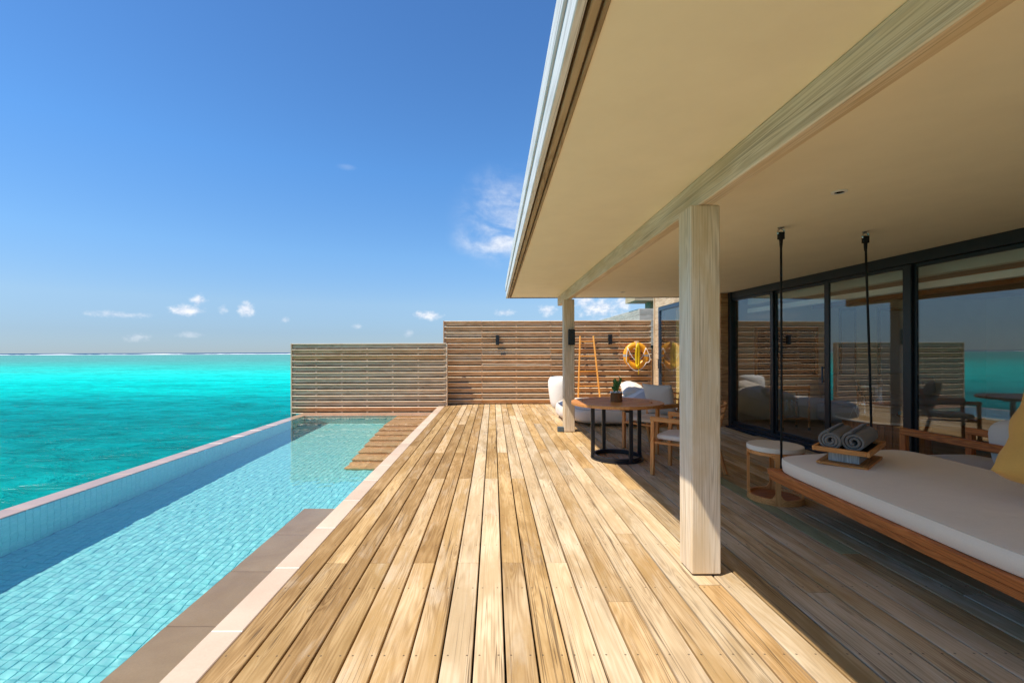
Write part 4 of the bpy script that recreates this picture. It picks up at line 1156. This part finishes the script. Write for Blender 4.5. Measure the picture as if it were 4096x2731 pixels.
# ------------------------------------------------------------------ inside the room
def build_interior():
    # framed dark screen on the end wall
    t = thing('wall_screen', 'dark screen in a wooden frame on the end wall inside the room', 'screen', (6.05, 9.418, 1.40))
    span('panel', -.60, .60, -.03, -.001, -.46, .46, plain('screen_black', (.008, .008, .01), .25), t, 0)
    for x0, x1, z0, z1, ax in ((-.65, .65, .461, .51, 'X'), (-.65, .65, -.51, -.461, 'X'), (-.65, -.601, -.460, .460, 'Z'), (.601, .65, -.460, .460, 'Z')):
        span('frame', x0, x1, -.045, -.001, z0, z1, teak(ax, 0), t, .003)
    # trolley with bottles
    t = thing('wooden_trolley', 'small wooden trolley standing inside the room behind the glass', 'trolley', (5.40, 8.30, 0))
    m = teak('Z', 0)
    for x in (-.24, .24):
        for y in (-.17, .17): bar('leg', (x, y, .05), (x, y, .80), .028, .028, m, t, .004); MB().lathe([(.0001, 0), (.022, 0), (.022, .048), (.0001, .048)], 12).build('caster', BLACK, t, (x, y, 0))
    span('top_shelf', -.255, .255, -.185, .185, .745, .775, teak('X', 0), t); span('lower_shelf', -.225, .225, -.185, .185, .19, .22, teak('X', 0), t); span('apron', -.225, .225, -.183, -.165, .68, .7445, teak('X', 0), t)
    gl = pane_glass('bottle_glass', (.80, .84, .84), .08)
    for k, x in enumerate((-.10, -.01, .08)):
        b = thing('glass_bottle', ['clear swing top bottle on the trolley, left of three', 'clear swing top bottle on the trolley, middle of three', 'clear swing top bottle on the trolley, right of three'][k], 'bottle', (5.40+x, 8.22, .2205), group='swing top bottles on the trolley')
        MB().lathe([(.0001, 0), (.036, 0), (.038, .01), (.038, .15), (.033, .18), (.014, .22), (.013, .275), (.016, .28), (.016, .29), (.0001, .29)], 20).build('body', gl, b)
        MB().lathe([(.0001, .291), (.014, .291), (.014, .312), (.0001, .318)], 14).build('stopper', plain('white_ceramic', (.7, .7, .68), .3), b)
    # low drum table
    t = thing('drum_table', 'low round drum table with pale stone top inside the room', 'table', (5.35, 6.22, 0))
    r = .55
    MB().lathe([(.0001, .475), (r, .475), (r+.004, .48), (r+.004, .50), (r, .505), (.0001, .505)], 64).build('table_top', stone('pale_marble', (.50, .47, .38), (.60, .57, .48), .25, 3), t)
    for k in range(40):
        a = 2*math.pi*k/40; bbox('stave', (.012, .066, .4735), teak('Z', 1), ((r-.09)*math.cos(a), (r-.09)*math.sin(a), .2372), t, .002, (0, 0, a))
    T = .5055
    t = thing('wine_cooler', 'steel wine bucket on a three legged stand on the drum table', 'wine cooler', (5.13, 6.28, T))
    MB().lathe([(.0001, .20), (.075, .20), (.082, .21), (.105, .41), (.110, .415), (.110, .422), (.098, .422), (.076, .215), (.0001, .215)], 32).build('bucket', plain('gold_steel', (.60, .50, .34), .18, 1.0), t)
    b = MB(); b.lathe([(.0805, .17), (.093, .17), (.093, .198), (.0805, .198), (.0805, .17)], 32); b.build('stand_ring', STEEL, t)
    for k in range(3):
        a = R(90+120*k+20); c, s = math.cos(a), math.sin(a)
        MB().tube([(.118*c, .118*s, .008), (.105*c, .105*s, .07), (.098*c, .098*s, .16), (.115*c, .115*s, .26)], .011, 8).build('stand_leg', STEEL, t, auto=False)
    t = thing('champagne_bottle', 'green gold topped bottle leaning in the steel wine bucket', 'bottle', (5.13, 6.28, T+.22), rot=(R(5), R(-24), 0))
    MB().lathe([(.0001, 0), (.040, 0), (.042, .01), (.042, .15), (.034, .19), (.018, .235), (.0145, .26)], 20).build('body', plain('bottle_green', (.02, .04, .02), .12), t)
    MB().lathe([(.0148, .2605), (.0155, .30), (.0175, .305), (.0175, .325), (.0001, .33)], 18).build('foil', plain('gold_foil', (.62, .52, .26), .3, 1.0), t)
    t = thing('white_napkin', 'white cloth draped over the rim of the wine bucket', 'cloth', (5.245, 6.25, T+.43))
    vs = []; fs = []; n = 14
    for side, dx, L in ((0, -.028, -.10), (1, .03, -.24)):
        for i in range(n+1):
            y = -.07+.14*i/n
            vs += [(dx*.3, y, .0), (dx, y, -.012), (dx+.012*math.sin(i*1.3)*side, y*1.05, L*.5), (dx+.018*math.sin(i*1.3+.5)*side+.012*side, y*1.12, L+.01*math.sin(i))]
    for s in range(2):
        for i in range(n):
            for k in range(3): a = s*(n+1)*4+i*4+k; fs.append((a, a+1, a+5, a+4))
    for i in range(n): fs.append((i*4, i*4+4, (n+1)*4+i*4+4, (n+1)*4+i*4))
    o = MB().add(vs, fs, True).build('fold', fabric('white_linen', (.74, .76, .80), 500, .2), t, auto=False)
    md = o.modifiers.new('thickness', 'SOLIDIFY'); md.thickness = .004
    MB().tube([(.045, -.08, -.235), (.05, .075, -.24)], .0035, 6).build('hem', fabric('white_linen', (.74, .76, .80), 500, .2), t)
    t = thing('wine_glass', 'stemmed wine glass standing on the drum table', 'glass', (5.36, 5.92, T))
    MB().lathe([(.0001, .002), (.034, .002), (.034, .004), (.005, .010), (.004, .085), (.012, .095), (.036, .125), (.040, .155), (.034, .19), (.033, .19), (.038, .155), (.034, .127), (.010, .098), (.0001, .096)], 24).build('bowl', gl, t)
    MB().lathe([(.0001, 0), (.035, 0), (.035, .0018), (.0001, .0018)], 24).build('foot', gl, t)
    t = thing('menu_card', 'white folded card standing on the drum table beside the stand', 'card', (4.93, 6.22, T))
    for s in (-1, 1):
        o = bbox('leaf', (.10, .003, .15), plain('white_card', (.75, .75, .73), .8), (0, s*.024, .073), t, 0, (s*R(18), 0, 0))
    t.rotation_euler = (0, 0, R(50))
    t = thing('fruit_bowl', 'dark bowl with red and teal flowers on the drum table', 'bowl', (5.50, 6.05, T))
    MB().lathe([(.0001, .001), (.05, .001), (.11, .045), (.115, .06), (.108, .06), (.05, .012), (.0001, .01)], 28).build('bowl', plain('dark_bowl', (.03, .02, .02), .4), t)
    rr = random.Random(9)
    for k in range(9):
        bm = bmesh.new(); bmesh.ops.create_icosphere(bm, subdivisions=2, radius=rr.uniform(.024, .036)); me = bpy.data.meshes.new('flower')
        for v in bm.verts: v.co *= 1+.18*noise.noise(v.co*60)
        bm.to_mesh(me); bm.free()
        for p in me.polygons: p.use_smooth = True
        a = k*.7; q = .07 if k else 0
        link('flower', me, [plain('red_petal', (.25, .02, .03), .6), plain('teal_petal', (.02, .22, .28), .6), plain('leaf_green', (.10, .16, .04), .6)][(0, 0, 2, 0, 1, 2, 0, 1, 0)[k]], t, (q*math.cos(a), q*math.sin(a), .065+rr.uniform(0, .02)))
    t = thing('white_plate', 'white plate on the drum table right of the wine glass', 'plate', (5.72, 5.95, T))
    MB().lathe([(.0001, .001), (.07, .001), (.125, .014), (.125, .018), (.07, .006), (.0001, .006)], 36).build('dish', plain('white_ceramic', (.7, .7, .68), .3), t)
    MB().lathe([(.118, .0185), (.1255, .0185), (.1255, .0200), (.118, .0200), (.118, .0185)], 36).build('rim', plain('white_ceramic', (.7, .7, .68), .3), t)
    # second armchair and low sofa seen dimly in the room
    t = thing('indoor_armchair', 'dim wooden armchair with white cushion standing inside behind the right pane', 'armchair', (5.75, 4.45, 0), R(35))
    m = teak('Z', 1)
    for x in (-.29, .29):
        bar('leg', (x, .28, 0), (x, .28, .60), .04, .05, m, t, .005, (0, 1, 0)); bar('leg', (x, -.30, 0), (x, -.34, .60), .04, .05, m, t, .005, (0, 1, 0)); bar('armrest', (x, .31, .62), (x, -.38, .62), .04, .055, m, t, .006)
    fb = fabric('room_cloth', (.55, .55, .56), 380, .25)
    link('seat_cushion', cushion_mesh('seat_cushion', .54, .60, .15, .4, 12, .2, .006), fb, t, (0, 0, .40)); link('back_cushion', cushion_mesh('back_cushion', .54, .15, .50, .45, 12, .2, .006), fb, t, (0, -.27, .70), (R(-10), 0, 0))
    t = thing('sofa', 'pale grey sofa along the end wall inside the room', 'sofa', (7.6, 8.75, 0))
    fb = fabric('sofa_cloth', (.46, .45, .42), 300, .3)
    link('base', cushion_mesh('base', 2.3, .9, .40, .25, 16, .05, .004), fb, t, (0, 0, .21))
    for x in (-.56, .56): link('seat_cushion', cushion_mesh('seat_cushion', 1.08, .80, .17, .35, 14, .2, .008), fb, t, (x, -.04, .48)); link('back_cushion', cushion_mesh('back_cushion', 1.06, .22, .48, .4, 14, .2, .01, x), fb, t, (x, .28, .74), (R(-10), 0, 0))
build_interior()
